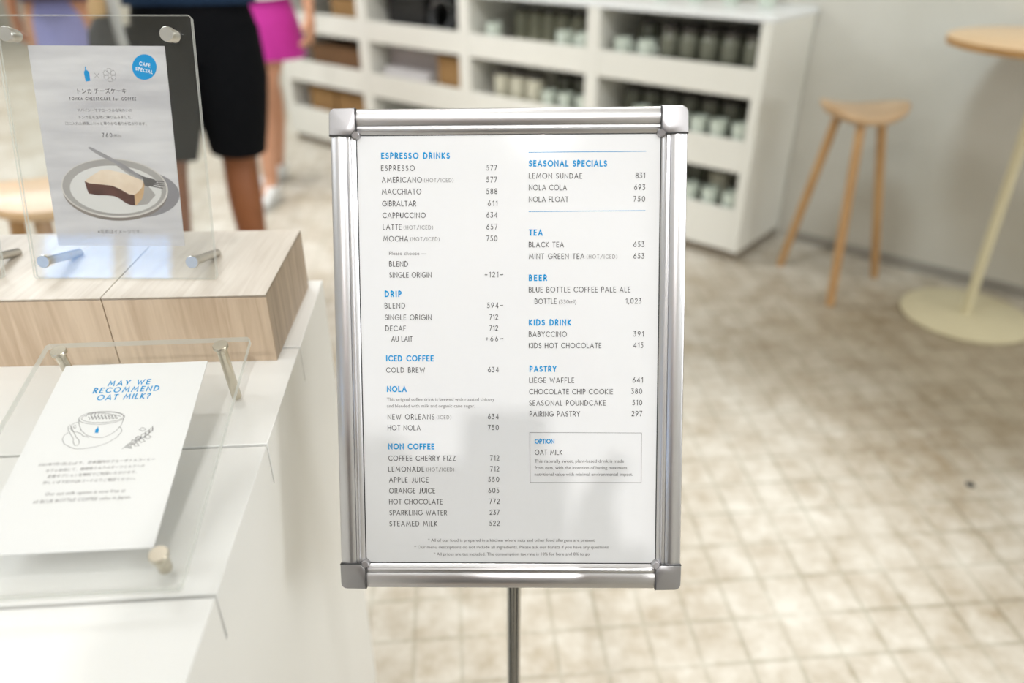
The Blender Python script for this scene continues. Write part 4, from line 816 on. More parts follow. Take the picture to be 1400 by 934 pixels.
def cake_holder(tf, label, loc, printed):
    t = thing('sign_holder', label, 'sign holder', loc, None)
    sheet(0, 0.1985, 0, 0.2662, 0.0, 0.0028, tf, t)
    sheet(0.0003, 0.1982, 0.0003, 0.2659, -0.0042, -0.0014, tf, t, 'acrylic_back_panel')
    for u, v in ((0.015, 0.2474), (0.176, 0.2474)): screw(tf, u, v, t, .0072, .0028, .0105, .009, .0062, M['nickel'], 'cap_screw')
    for u, v in ((0.0142, 0.0188), (0.1750, 0.0190)): screw(tf, u, v, t, .0070, .0028, .0055, .0655, .0048, M['nickel'], 'leg')
    mb = MB(); P_ = [(0.0302, 0.0355), (0.1668, 0.0355), (0.1680, 0.2373), (0.0294, 0.2378)]
    mb.prism(P_, -0.0012, -0.0004, tf=tf)
    return t, mb.build('poster', M['marble'] if printed else M['paper'], t, smooth=0)
b0 = Vector((-.5189, .7493, RZ)); b1 = Vector((-.3217, .7474, RZ)); ax_ = (b1 - b0).normalized(); bk_ = Vector((-ax_.y, ax_.x, 0))
CK = frame(b0 + Vector((0, 0, .0006)), ax_, Vector((0, 0, cos(radians(15)))) + bk_ * sin(radians(15)))
cake, cposter = cake_holder(CK, 'upright clear acrylic holder with the cheesecake poster on the oak riser', (-0.42, 0.78, RZ), True)
OFF = 0.03 - 0.4
def cp(key, m, name, z=0.0, parent=cposter, lab=None):
    mb = MB(); flat_poly(mb, CAKE[key], CK, OFF + 0.06 + z); o = mb.build(name, m, parent, smooth=0, fix=False)
    if lab: part_label(o, lab)
    return o
cp('plate_shadow', M['p_shadow'], 'plate_shadow_print', 0)
cp('plate_under', M['p_under'], 'plate_foot_print', .02); cp('plate_rim', M['p_rim'], 'plate_rim_print', .04)
cp('plate_wall', M['p_wall'], 'plate_wall_print', .06); cp('plate_floor', M['p_floor'], 'plate_print', .08)
cp('cake_shadow', M['p_wall'], 'cake_shadow_print', .10); cp('fork_shadow', M['p_wall'], 'fork_shadow_print', .10)
cp('fork_handle', M['p_fork'], 'fork_print', .12)
mb = MB(); flat_poly(mb, CAKE['fork_head'], CK, OFF + .18)
for i in range(4): flat_poly(mb, CAKE['tine%d' % i], CK, OFF + .20 + .002 * i)
mb.build('fork_head_print', M['p_dark'], cposter, smooth=0, fix=False)
cp('cake_side', M['p_side'], 'cake_side_print', .14); cp('cake_top', M['p_cake'], 'cake_top_print', .16); cp('cake_crust', M['p_crust'], 'cake_crust_print', .18)
cp('badge', M['blue'], 'badge_print', .02)
mb = MB(); flat_poly(mb, CAKE['bottle'], CK, OFF + .08); mb.build('bottle_logo', M['blue'], cposter, smooth=0, fix=False)
dark, grey, wht = MB(), MB(), MB()
T = CK @ Matrix.Scale(.001, 4) @ Matrix.Translation((0, 0, OFF + .1))
ribbon(dark, CAKE['cross1'], .18, T); ribbon(dark, CAKE['cross2'], .18, T)
fc = CAKE['flower_c']; fr_ = math.hypot(CAKE['flower_r'][0] - fc[0], CAKE['flower_r'][1] - fc[1])
for k in range(6):
    a = pi / 6 + k * pi / 3
    def pt(rr, off): return (fc[0] + rr * cos(a) - off * sin(a), fc[1] + rr * sin(a) + off * cos(a))
    ribbon(dark, [pt(fr_ * .22, 0), pt(fr_ * .55, fr_ * .30), pt(fr_ * .82, fr_ * .34), pt(fr_ * .98, fr_ * .20), pt(fr_ * .92, 0), pt(fr_ * .98, -fr_ * .20), pt(fr_ * .82, -fr_ * .34), pt(fr_ * .55, -fr_ * .30), pt(fr_ * .22, 0)], .17, T)
dark.build('logo_drawing', M['ink'], cposter, smooth=0, fix=False)
for st, tx, *ends in CAKE_TEXT:
    dark, grey, wht = MB(), MB(), MB()
    if st in 'IP': stroke_text(dark, tx, ends, 2.6 if st == 'I' else 4.0, .42 if st == 'I' else .52, CK, OFF + .1)
    elif st == 'w': stroke_text(wht, tx, ends, 3.1 if tx == 'CAFE' else 2.9, .62, CK, OFF + .12)
    elif st == 'J': type_text(dark, tx, ends, CK, OFF + .1)
    else: type_text(grey, tx, ends, CK, OFF + .1)
    if dark.v: dark.build('title_lettering', M['ink'], cposter, smooth=0, fix=False)
    if grey.v: grey.build('text_lettering', M['ink_grey'], cposter, smooth=0, fix=False)
    if wht.v: wht.build('badge_lettering', M['print_white'], cposter, smooth=0, fix=False)
NB = b0 - ax_ * 0.233
NK = frame(NB + Vector((0, 0, .0006)), ax_, Vector((0, 0, cos(radians(15)))) + bk_ * sin(radians(15)))
cake_holder(NK, 'acrylic holder at the far left, only its steel leg in the picture', (-0.65, 0.79, RZ), False)

# low holder lying on the counter
OA = radians(4.2); OE = radians(12); o_ = Vector((-0.23171, 0.37639, 0.884))
oax = Vector((cos(OA), sin(OA), 0)); obk = Vector((-oax.y, oax.x, 0))
OK_ = frame(o_, oax, obk * cos(OE) + Vector((0, 0, sin(OE))))
oat = thing('sign_holder', 'low clear acrylic holder with the oat milk card lying on the counter', 'sign holder', (-0.33, 0.5, CZ))
sheet(-0.191, -0.0015, 0, 0.2660, -0.0032, 0.0028, OK_, oat)
for u in (-0.0262, -0.1740):
    screw(OK_, u, 0.2515, oat, .0072, .0028, .0068, .0640, .0048, M['brass'], 'leg')
    screw(OK_, u + (.0038 if u > -.1 else -.004), 0.0255, oat, .0072, .0028, .0066, .0135, .0052, M['brass'], 'cap_screw')
mb = MB(); mb.prism([(-0.1615, 0.0358), (-0.0305, 0.0358), (-0.0362, 0.2372), (-0.1645, 0.2372)], -0.0012, -0.0004, tf=OK_)
ocard = mb.build('card', M['paper'], oat, smooth=0)
bl, gl_ = MB(), MB()
for st, tx, *ends in OAT_TEXT:
    mb = MB()
    if st == 'H': stroke_text(mb, tx, ends, 5.8, 1.1, OK_, -.3); mb.build('heading_lettering', M['blue'], ocard, smooth=0, fix=False)
    else: type_text(mb, tx, ends, OK_, -.3); mb.build('text_lettering', M['ink_grey'], ocard, smooth=0, fix=False)
T = OK_ @ Matrix.Scale(.001, 4) @ Matrix.Translation((0, 0, -.3))
for pl in OAT_LINES: ribbon(gl_, pl, .33, T)
flat_poly(bl, OAT_BOTTLE, OK_, -.28)
bl.build('bottle_logo', M['blue'], ocard, smooth=0, fix=False); gl_.build('cup_drawing', M['ink'], ocard, smooth=0, fix=False)

# ---------------------------------------------------------------- display shelf
shelf = thing('display_shelf', 'low white open shelving unit full of cups and boxes along the grey wall', 'shelf', S(-1.55, 0.2, 0))
DEPTH = 0.418; ST_ = [(-3.115, -3.045), (-2.345, -2.265), (-1.575, -1.505), (-0.812, -0.748), (-0.040, 0.0)]
LIP = [(0.672, 0.780), (0.382, 0.508), (0.052, 0.228)]
for i, (a, b) in enumerate(ST_):
    mb = MB(); mb.box(a, b, 0.0, DEPTH, 0.05 if i < 4 else 0.05, 0.945, tf=SH)
    mb.build('end_panel' if i in (0, 4) else 'divider', M['shelf'], shelf, bevel=.002)
mb = MB(); mb.box(-3.125, 0.006, -0.004, DEPTH, 0.945, 0.968, tf=SH); mb.build('top_board', M['shelf_top'], shelf, bevel=.003)
mb = MB(); mb.box(-3.09, -0.02, 0.03, DEPTH, 0.0, 0.05, tf=SH); mb.build('plinth', M['plinth'], shelf)
mb = MB(); mb.box(-3.05, -0.04, DEPTH - .012, DEPTH - .002, 0.05, 0.945, tf=SH); mb.build('back_panel', M['shelf'], shelf)
for (a, b), (c, d) in zip(ST_[:-1], ST_[1:]):
    for z0, z1 in LIP:
        mb = MB(); mb.box(b, c, 0.002, 0.022, z0, z1, tf=SH); mb.build('front_lip', M['shelf'], shelf, bevel=.002)
        mb = MB(); mb.box(b, c, 0.022, DEPTH - .012, z1 - .066, z1 - .048, tf=SH); mb.build('shelf_board', M['shelf'], shelf)
DECK = [LIP[i][1] - .047 for i in range(3)]
SHAPES = {
 'tumbler': ([(0.026, 0), (0.030, .004), (0.036, .085), (0.037, .10), (0.034, .10), (0.031, .02), (0.004, .015)], None),
 'mug': ([(0.030, 0), (0.037, .006), (0.040, .05), (0.040, .092), (0.037, .094), (0.034, .02), (0.004, .014)], 'handle'),
 'jar': ([(0.036, 0), (0.040, .005), (0.040, .115), (0.034, .128), (0.030, .132), (0.030, .138)], 'lid'),
 'canister': ([(0.040, 0), (0.043, .004), (0.043, .135), (0.041, .14)], 'lid'),
}
proto = {}
def make(kind, material):
    prof, extra = SHAPES[kind]
    nm = {'tumbler': 'tumbler', 'mug': 'mug', 'jar': 'glass_jar', 'canister': 'canister'}[kind]
    r = thing(nm, 'x', {'tumbler': 'cup', 'mug': 'mug', 'jar': 'jar', 'canister': 'canister'}[kind], (0, 0, 0))
    mb = MB(); mb.lathe(prof, 20); mb.build('body', M[material], r, smooth=40, origin=(0, 0, 0))
    if extra == 'lid':
        z = prof[-1][1]; rr = prof[-1][0]
        mb = MB(); mb.lathe([(rr + .003, z), (rr + .004, z + .002), (rr + .004, z + .016), (rr + .001, z + .018)], 20); mb.build('lid', M['lid'], r, smooth=40, origin=(0, 0, 0))
    if extra == 'handle':
        mb = MB(); mb.tube([(0.038, 0, .078)] + [(0.038 + .026 * sin(radians(a)), 0, .05 + .028 * cos(radians(a))) for a in range(20, 180, 20)] + [(0.038, 0, .022)], .0048, 8)
        mb.build('handle', M[material], r, smooth=60, origin=(0, 0, 0))
    return r
ORD = ['first', 'second', 'third', 'fourth', 'fifth', 'sixth', 'seventh', 'eighth', 'ninth', 'tenth', 'eleventh', 'twelfth']
def place(kind, material, s, d, z, label, group, rz=0.0):
    k = (kind, material)
    if k not in proto: proto[k] = make(kind, material); o = proto[k]
    else: o = copy_tree(proto[k])
    o.location = S(s, d, z); o.rotation_euler = (0, 0, rz); o['label'] = label; o['group'] = group
    return o
def rowof(kind, material, s0, s1, n, d, z, text, group, where):
    for i in range(n):
        s = s0 + (s1 - s0) * (i / (n - 1) if n > 1 else 0)
        lb = '%s from the left, %s %s, %s' % (ORD[i], text, kind if kind != 'canister' else 'canister', where)
        place(kind, material, s + random.uniform(-.004, .004), d, z, lb, group, random.uniform(-.4, .4) + A)
# right bay (nearest the stool)
rowof('mug', 'cup', -0.68, -0.565, 2, 0.09, DECK[0], 'white', 'mugs on the right bay top shelf', 'front of right bay top shelf')
rowof('jar', 'smoke', -0.455, -0.09, 5, 0.09, DECK[0], 'smoked glass', 'front jars on the right bay top shelf', 'front of right bay top shelf')
rowof('canister', 'smoke', -0.62, -0.09, 6, 0.20, DECK[0], 'dark grey', 'canisters at the back of the right bay top shelf', 'behind jars on right bay top shelf')
rowof('tumbler', 'cup', -0.55, -0.09, 6, 0.068, DECK[1] + .0, 'white', 'tumblers on the right bay middle shelf', 'front of right bay middle shelf')
rowof('canister', 'smoke', -0.66, -0.09, 7, 0.18, DECK[1], 'dark grey', 'canisters on the right bay middle shelf', 'behind tumblers on right bay middle shelf')
rowof('tumbler', 'cup', -0.66, -0.09, 7, 0.068, DECK[2] + .0, 'white', 'tumblers on the right bay bottom shelf', 'front of right bay bottom shelf')
place('canister', 'cream_cup', -0.20, 0.18, DECK[2], 'cream canister behind tumblers on the right bay bottom shelf', 'canisters on the right bay bottom shelf')
rowof('canister', 'smoke', -0.66, -0.33, 4, 0.21, DECK[2], 'dark grey', 'canisters on the right bay bottom shelf', 'left of cream canister on right bay bottom shelf')
place('canister', 'smoke', -0.095, 0.20, DECK[2], 'dark grey canister right of cream canister, right bay bottom shelf', 'canisters on the right bay bottom shelf')
# third bay
place('mug', 'cup', -1.42, 0.09, DECK[0], 'white mug alone at left end of third bay top shelf', 'mugs on the third bay top shelf', 1.0)
rowof('mug', 'cup', -0.995, -0.885, 2, 0.09, DECK[0], 'white', 'mugs on the third bay top shelf', 'right end of third bay top shelf')
rowof('jar', 'olive', -1.36, -1.02, 5, 0.24, DECK[0] - .0, 'olive grey', 'jars at the back of the third bay top shelf', 'back of third bay top shelf')
rowof('canister', 'cream_cup', -1.36, -1.16, 3, 0.09, DECK[1], 'cream', 'cream canisters on the third bay middle shelf', 'front of third bay middle shelf')
rowof('tumbler', 'cup', -1.06, -0.87, 3, 0.075, DECK[1], 'white', 'tumblers on the third bay middle shelf', 'right half of third bay middle shelf')
rowof('canister', 'smoke', -1.06, -0.86, 3, 0.20, DECK[1], 'dark grey', 'canisters on the third bay middle shelf', 'behind tumblers on third bay middle shelf')
def carton(name, s0, s1, d0, d1, z, h, m, label, cat, flap=True, group=None):
    t = thing(name, label, cat, S((s0 + s1) / 2, (d0 + d1) / 2, z), group)
    mb = MB(); mb.box(s0, s1, d0, d1, z, z + h, tf=SH); b = mb.build('body', M[m], t, bevel=.002)
    if flap:
        mb = MB(); mb.box(s0 - .002, s1 + .002, d0 - .002, d1 + .002, z + h - .03, z + h + .002, tf=SH); mb.build('lid', M[m], t, bevel=.002)
    return t
# second bay
carton('carton', -2.20, -1.86, 0.05, 0.30, DECK[1], .075, 'box_white', 'lower white carton of the pile, second bay middle shelf', 'box', group='cartons in the second bay')
carton('carton', -2.24, -1.80, 0.13, 0.35, DECK[1] + .0775, .10, 'box_grey', 'mauve grey carton behind and above white carton, second bay', 'box', group='cartons in the second bay')
carton('carton', -1.77, -1.60, 0.04, 0.28, DECK[1], .185, 'kraft', 'brown kraft carton beside white carton, second bay middle shelf', 'box', group='cartons in the second bay')
carton('carton', -1.80, -1.62, 0.05, 0.30, DECK[2], .17, 'blue_box', 'blue carton low on second bay bottom shelf above the menu sign', 'box', group='cartons in the second bay')
# first bay
carton('basket', -2.62, -2.37, 0.05, 0.33, DECK[0], .13, 'kraft', 'brown box on first bay top shelf beside the pink skirt', 'box', flap=True, group='boxes in the first bay')
carton('basket', -2.86, -2.37, 0.05, 0.33, DECK[1], .14, 'kraft_dark', 'dark brown basket on first bay middle shelf', 'basket', group='boxes in the first bay')
carton('basket', -2.93, -2.68, 0.05, 0.33, DECK[2], .17, 'kraft', 'left brown basket on first bay bottom shelf', 'basket', group='boxes in the first bay')
carton('basket', -2.66, -2.37, 0.05, 0.33, DECK[2], .17, 'kraft', 'right brown basket on first bay bottom shelf behind sign corner', 'basket', group='boxes in the first bay')
# headset-like coil on the second bay top shelf
t = thing('coiled_strap', 'grey coiled ring lying in the dark second bay top shelf', 'coil', S(-1.80, 0.12, DECK[0]))
mb = MB(); mb.tube([S(-1.80 + .075 * cos(a * pi / 12), 0.12 + .02 * sin(a * pi / 12), DECK[0] + .094 + .075 * sin(a * pi / 12)) for a in range(25)], .018, 10); mb.build('ring', M['charcoal'], t, smooth=60)
mb = MB(); mb.tube([S(-1.80 + .075 * cos(a * pi / 12), 0.098 + .02 * sin(a * pi / 12), DECK[0] + .097 + .075 * sin(a * pi / 12)) for a in range(2, 11)], .006, 8); mb.build('band', M['steel'], t, smooth=60)
carton('carton', -2.22, -1.93, 0.12, 0.36, DECK[0], .17, 'black_plastic', 'black box in the dark second bay top shelf', 'box', group='cartons in the second bay')
carton('carton', -1.70, -1.59, 0.12, 0.36, DECK[0], .18, 'black_plastic', 'narrow black box right of coiled ring, second bay top shelf', 'box', group='cartons in the second bay')
for i, s in enumerate((-0.62, -0.46, -0.30, -0.15)):
    place('tumbler', 'cup', s, 0.27, 0.968, '%s pale green tumbler from the left on top of the shelf' % ORD[i], 'tumblers on top of the shelf')

# ---------------------------------------------------------------- stools and table
def stool(label, c, feet, tops, rz):
    t = thing('bar_stool', label, 'stool', (*c, 0), 'three-legged oak stools')
    mb = MB(); n = 40; R_ = 0.152
    rings = [(0, 0.0, 0), (.35, 0, 0), (.7, 0, 0), (.92, 0, 0), (.99, -.004, 0), (1, -.011, 0), (.985, -.020, 0), (.86, -.032, 1), (.6, -.042, 1), (.3, -.045, 1), (0, -.045, 1)]
    vs = []
    for k, dz, lo in rings:
        for i in range(n):
            a = 2 * pi * i / n; x = R_ * k * cos(a); y = R_ * .90 * k * sin(a)
            sad = 0.030 * (x / R_) ** 2 - 0.010 * (y / R_) ** 2
            p = Matrix.Rotation(rz, 3, 'Z') @ Vector((x, y, 0))
            vs.append((c[0] + p.x, c[1] + p.y, 0.684 + sad * (1 if not lo else .7) + dz))
    fs = [(k * n + i, k * n + (i + 1) % n, (k + 1) * n + (i + 1) % n, (k + 1) * n + i) for k in range(len(rings) - 1) for i in range(n)]
    mb.add(vs, fs); mb.build('seat', M['stool_seat'], t, smooth=60)
    for f, tp in zip(feet, tops):
        f = Vector((*f, 0)); tp = Vector(tp)
        mb = MB(); mb.tube([f, f.lerp(tp, .02), f.lerp(tp, .5), tp], [.0145, .0158, .0165, .0165], 16); mb.build('leg', M['stool'], t, smooth=50)
    return t
stl = stool('three-legged honey oak stool with scooped seat beside the white shelf', (1.255, 2.755),
      [(1.125, 2.918), (1.199, 2.546), (1.473, 2.801)], [(1.185, 2.79, .662), (1.222, 2.675, .660), (1.318, 2.735, .660)], radians(-6))
c2 = copy_tree(stl); c2.location = (-1.17, 1.85, 0); c2.rotation_euler = (0, 0, radians(35)); c2.scale = (1.18, 1.18, 1.0)
for ch in c2.children:
    if ch.name.startswith('seat'): ch.data = ch.data.copy(); ch.data.materials[0] = M['table_top']  # paler table wood, brighter light on this seat put into its colour
c2['label'] = 'oak stool seen through the acrylic, behind the cheesecake poster'
tc_ = (1.664, 2.463)
t = thing('bar_table', 'tall round beech-topped table on a cream disc base at the right edge', 'table', (*tc_, 0))
TT = Matrix.Translation((*tc_, 0))
mb = MB(); mb.lathe([(.214, 0), (.218, .004), (.218, .010), (.212, .014), (.03, .017)], 56, tf=TT); mb.build('base_plate', M['cream'], t, smooth=40)
mb = MB(); mb.lathe([(.017, .014), (.017, .925)], 24, tf=TT); mb.build('pole', M['cream'], t)
mb = MB(); mb.lathe([(.09, .922), (.09, .930)], 32, tf=TT); mb.build('mounting_plate', M['cream'], t)
mb = MB(); mb.lathe([(.296, .930), (.300, .932), (.300, .9515)], 64, tf=TT); top = mb.build('tabletop', M['table_edge'], t, smooth=40)
mb = MB(); mb.lathe([(.300, .9515), (.299, .9535), (.296, .955)], 64, tf=TT); mb.build('veneer', M['table_top'], top, smooth=40)
# ---------------------------------------------------------------- people
def skin_body(name, J, edges, parent, m, root='pelvis', sub=2):
    names = list(J)
    me = bpy.data.meshes.new(name + '_joints')
    me.from_pydata([J[k][0] for k in names], [(names.index(a), names.index(b)) for a, b in edges], [])
    ob = bpy.data.objects.new(name, me); COL.objects.link(ob)
    sk = ob.modifiers.new('skin', 'SKIN'); sk.use_smooth_shade = True
    for k, v in zip(names, me.skin_vertices[0].data):
        r = J[k][1]; v.radius = r if isinstance(r, tuple) else (r, r); v.use_root = (k == root)
    sb = ob.modifiers.new('sub', 'SUBSURF'); sb.levels = sub; sb.render_levels = sub
    dg = bpy.context.evaluated_depsgraph_get(); dg.update()
    me2 = bpy.data.meshes.new_from_object(ob.evaluated_get(dg))
    ob.modifiers.clear(); ob.data = me2; me2.name = name; bpy.data.meshes.remove(me)
    me2.materials.append(m)
    for p in me2.polygons: p.use_smooth = True
    ob.parent = parent
    return ob

def hand_joints(J, E, side, wrist, palm, out, curl=0.35, tag_='', thumb_to=None):
    """five separate fingers and a thumb off the side of the palm"""
    w = Vector(wrist); p = Vector(palm); d = (p - w).normalized(); o = Vector(out); o = (o - d * o.dot(d)).normalized(); nrm = d.cross(o)
    key = 'palm' + side
    J[key] = (p, (0.036, 0.016)); E.append(('wrist' + side, key))
    for i, (f, ln) in enumerate(zip((-.027, -.009, .009, .027), (.068, .078, .074, .058))):
        a, b, c = ('f%d%s%d' % (i, side, k) for k in range(3))
        base = p + d * .030 + o * f
        mid = base + (d * cos(curl * .5) - nrm * sin(curl * .5)) * ln * .55
        tip = mid + (d * cos(curl * 1.6) - nrm * sin(curl * 1.6)) * ln * .50
        J[a] = (base, .0098); J[b] = (mid, .0088); J[c] = (tip, .0075)
        E += [(key, a), (a, b), (b, c)]
    tb = 't0' + side; tt = 't1' + side
    q = p - d * .018 - o * .034
    J[tb] = (q, .0115); J[tt] = (q + d * .038 - o * .022 - nrm * .01, .0088)
    E += [(key, tb), (tb, tt)]

def person(label, loc, rz, h, skin, hair, pose, clothes, shoe=True, group=None, thick=1.0):
    """pose: overrides of joint positions (metres for a 1.7 m figure, facing +y)"""
    k = h / 1.70
    t = thing('person', label, 'person', loc, group)
    P = dict(pelvis=(0, 0, .93), spine=(0, .01, 1.08), chest=(0, .0, 1.27), collar=(0, -.01, 1.41), neck=(0, -.005, 1.475), jaw=(0, .035, 1.525), skull=(0, .008, 1.60), crown=(0, -.005, 1.645),
             shoulderL=(-.165, -.01, 1.385), elbowL=(-.215, -.03, 1.11), wristL=(-.225, .03, .87), palmL=(-.225, .045, .80),
             shoulderR=(.165, -.01, 1.385), elbowR=(.215, -.03, 1.11), wristR=(.225, .03, .87), palmR=(.225, .045, .80),
             hipL=(-.088, 0, .88), kneeL=(-.095, .02, .49), ankleL=(-.098, -.015, .085), hipR=(.088, 0, .88), kneeR=(.095, .02, .49), ankleR=(.098, -.015, .085))
    P.update({q: v for q, v in pose.items() if q[:3] not in ('cur', 'out', 'toe')})
    calf = {}
    for s in 'LR':
        kn, an = Vector(P['knee' + s]), Vector(P['ankle' + s])
        calf[s] = kn.lerp(an, .32) + Vector((0, -.018, 0))
    Rz = Matrix.Rotation(rz, 3, 'Z')
    g = lambda p: Rz @ (Vector(p) * k)
    rad = dict(pelvis=(.150, .108), spine=(.122, .092), chest=(.150, .105), collar=(.085, .06), neck=.052, jaw=(.060, .066), skull=(.073, .088), crown=(.052, .062),
               shoulder=.056, elbow=.040, wrist=(.028, .022), hip=.086, knee=.055, calf=.056, ankle=.036, heel=.034, toe=(.040, .022))
    J = {}; E = []
    for n in P:
        if n.startswith('palm'): continue
        r = rad[n.rstrip('LR')]
        if n[:-1] in ('knee', 'ankle', 'hip'): r = r * thick
        J[n] = (g(P[n]), tuple(x * k for x in r) if isinstance(r, tuple) else r * k)
    for s in 'LR':
        J['calf' + s] = (g(calf[s]), rad['calf'] * k * thick)
        an = Vector(P['ankle' + s]); to = Vector(pose.get('toe' + s, an + Vector((.012 if s == 'R' else -.012, .15, -.055))))
        J['toe' + s] = (g(to), (.040 * k, .022 * k))
    E += [('pelvis', 'spine'), ('spine', 'chest'), ('chest', 'collar'), ('collar', 'neck'), ('neck', 'jaw'), ('jaw', 'skull'), ('skull', 'crown')]
    for s in 'LR':
        E += [('collar', 'shoulder' + s), ('shoulder' + s, 'elbow' + s), ('elbow' + s, 'wrist' + s), ('pelvis', 'hip' + s), ('hip' + s, 'knee' + s), ('knee' + s, 'calf' + s), ('calf' + s, 'ankle' + s), ('ankle' + s, 'toe' + s)]
        hand_joints(J, E, s, g(P['wrist' + s]), g(P['palm' + s]), Rz @ Vector(pose.get('out' + s, (0, -1, 0))), pose.get('curl', .5))
    body = skin_body('body', J, E, t, skin)
    # face: nose, ears, eyes, lips on the head
    hc = Vector(P['skull']); fm = Vector((0, .088, 0))
    def hp(x, y, z): return Vector(loc) + g(hc + Vector((x, y, z)))
    mb = MB(); mb.tube([hp(0, .080, .005), hp(0, .097, -.022), hp(0, .102, -.036), hp(0, .084, -.044)], [.006 * k, .010 * k, .012 * k, .007 * k], 10); mb.build('nose', skin, body, smooth=80)
    for sx in (-1, 1):
        mb = MB(); mb.tube([hp(sx * .072, -.005, .018), hp(sx * .081, -.012, .004), hp(sx * .075, -.006, -.028)], [.008 * k, .013 * k, .007 * k], 8); mb.build('ear', skin, body, smooth=80)
        mb = MB(); mb.tube([hp(sx * .042, .070, .004), hp(sx * .031, .078, .006), hp(sx * .020, .078, .004)], [.004 * k, .0075 * k, .004 * k], 8); mb.build('eye', M['hair'], body, smooth=80)
    mb = MB(); mb.tube([hp(-.024, .076, -.066), hp(0, .085, -.064), hp(.024, .076, -.066)], [.003 * k, .007 * k, .003 * k], 8); mb.build('lips', M['skin_light'], body, smooth=80)
    mb = MB(); vs = []; n = 20; rows = 8
    for r_ in range(rows + 1):
        th = radians(8 + 102 * r_ / rows)
        for i in range(n):
            a = 2 * pi * i / n
            dn = 0.6 if sin(a) > .35 else 1.0                                    # higher hairline over the face
            tt = th * (dn if r_ > 3 else 1)
            vs.append(Vector(loc) + g(hc + Vector((.083 * sin(tt) * cos(a), -.006 + .100 * sin(tt) * sin(a), .012 + .092 * cos(tt)))))
    fs = [(r_ * n + i, r_ * n + (i + 1) % n, (r_ + 1) * n + (i + 1) % n, (r_ + 1) * n + i) for r_ in range(rows) for i in range(n)] + [list(range(n))[::-1]]
    mb.add(vs, fs); mb.build('hair', hair, t, smooth=80)
    W = lambda p: Vector(loc) + g(p)
    sd = Rz @ Vector((1, 0, 0))
    def garment(name, tubes, m):
        mb = MB()
        for pts, rr in tubes: mb.tube([W(p) for p in pts], [tuple(x * k for x in r) if isinstance(r, tuple) else r * k for r in rr], 24, side=sd)
        return mb.build(name, m, t, smooth=60)
    for name, fn, m in clothes: garment(name, fn(P), m)
    if shoe:
        for s in 'LR':
            an = Vector(P['ankle' + s]); to = Vector(pose.get('toe' + s, an + Vector((.012 if s == 'R' else -.012, .15, -.055))))
            f = (to - an); f.z = 0; f.normalize()
            base = Vector((an.x, an.y, 0)); z0 = an.z - .085
            pts = [base + f * y + Vector((0, 0, z0 + z)) for y, z in ((-.062, .045), (-.045, .052), (0, .058), (.06, .050), (.12, .036), (.175, .030), (.20, .028))]
            rr = [(.022, .030), (.036, .046), (.040, .054), (.043, .046), (.046, .032), (.038, .026), (.016, .016)]
            mb = MB(); mb.tube([W(p) for p in pts], [(a * k, b * k) for a, b in rr], 18, side=sd); sh = mb.build('shoe', M['shoe'], t, smooth=70)
            pts = [base + f * y + Vector((0, 0, z0 + .007)) for y in (-.068, -.05, 0, .07, .13, .18, .206)]
            mb = MB(); mb.tube([W(p) for p in pts], [(a * k, .007 * k) for a in (.026, .040, .044, .047, .050, .042, .018)], 14, side=sd); mb.build('sole', M['sole'], sh, smooth=50)
    return t

def shirt(hem, sleeve=.5, w=.0):
    def fn(P):
        v = lambda n: Vector(P[n])
        T = [([(0, 0, hem), (0, .005, hem + .06), v('spine'), v('chest'), v('collar') + Vector((0, 0, -.045)), v('collar') + Vector((0, 0, .0)), v('collar') + Vector((0, 0, .045))],
              [(.182 + w, .140), (.176 + w, .136), (.160 + w, .124), (.188 + w, .138), (.182 + w, .116), (.140 + w, .094), (.074, .070)])]
        for s in 'LR':
            a, b = v('shoulder' + s), v('elbow' + s)
            T.append(([a.lerp(Vector((0, a.y, a.z)), .35), a, a.lerp(b, sleeve * .5), a.lerp(b, sleeve)], [.078, .084, .080, .076]))
        return T
    return fn
def shorts(hem_frac, r0=.118, r1=.088, waist=1.03, wide=1.0):
    def fn(P):
        T = [([(0, 0, waist), Vector(P['pelvis']), (0, 0, .84)], [(.158 * wide, .122), (.182 * wide, .138), (.150, .118)])]
        for s in 'LR':
            a, b = Vector(P['hip' + s]), Vector(P['knee' + s])
            T.append(([a + Vector((0, 0, .06)), a.lerp(b, .25), a.lerp(b, hem_frac * .7), a.lerp(b, hem_frac), a.lerp(b, hem_frac) + Vector((0, 0, .012))], [r0 * .9, r0, (r0 + r1) / 2, r1, r1 * .8]))
        return T
    return fn
def skirt(z1, w1, d1, waist=1.04, q=1.0):
    def fn(P):
        c = Vector(P['pelvis'])
        return [([(c.x, c.y, waist), (c.x, c.y, waist - .12), (c.x, c.y, (waist + z1) * .5 - .03), (c.x, c.y, z1), (c.x, c.y, z1 + .01)], [(.140 * q, .112 * q), (.178 * q, .138 * q), ((.185 * q + w1) / 2, (.14 + d1) / 2), (w1, d1), (w1 * .9, d1 * .9)])]
    return fn

# man in black shorts behind the counter
person('person in black knee-length shorts walking behind the acrylic poster', (-1.055, 2.70, 0), radians(8), 1.74, M['skin_brown'], M['hair'],
       dict(hipR=(.085, 0, .88), kneeR=(.06, .03, .49), ankleR=(.075, -.04, .085), hipL=(-.105, -.02, .88), kneeL=(-.155, -.09, .50), ankleL=(-.165, -.20, .09),
            toeL=(-.175, -.06, .03), elbowR=(.19, .10, 1.16), wristR=(.06, .27, 1.24), palmR=(.01, .31, 1.27), elbowL=(-.19, .10, 1.15), wristL=(-.06, .27, 1.20), palmL=(-.015, .31, 1.225)),
       [('t_shirt', shirt(1.005, .55, .025), M['navy_cloth']), ('shorts', shorts(.90, .128, .096, 1.04, 1.10), M['black_cloth'])], thick=1.18)
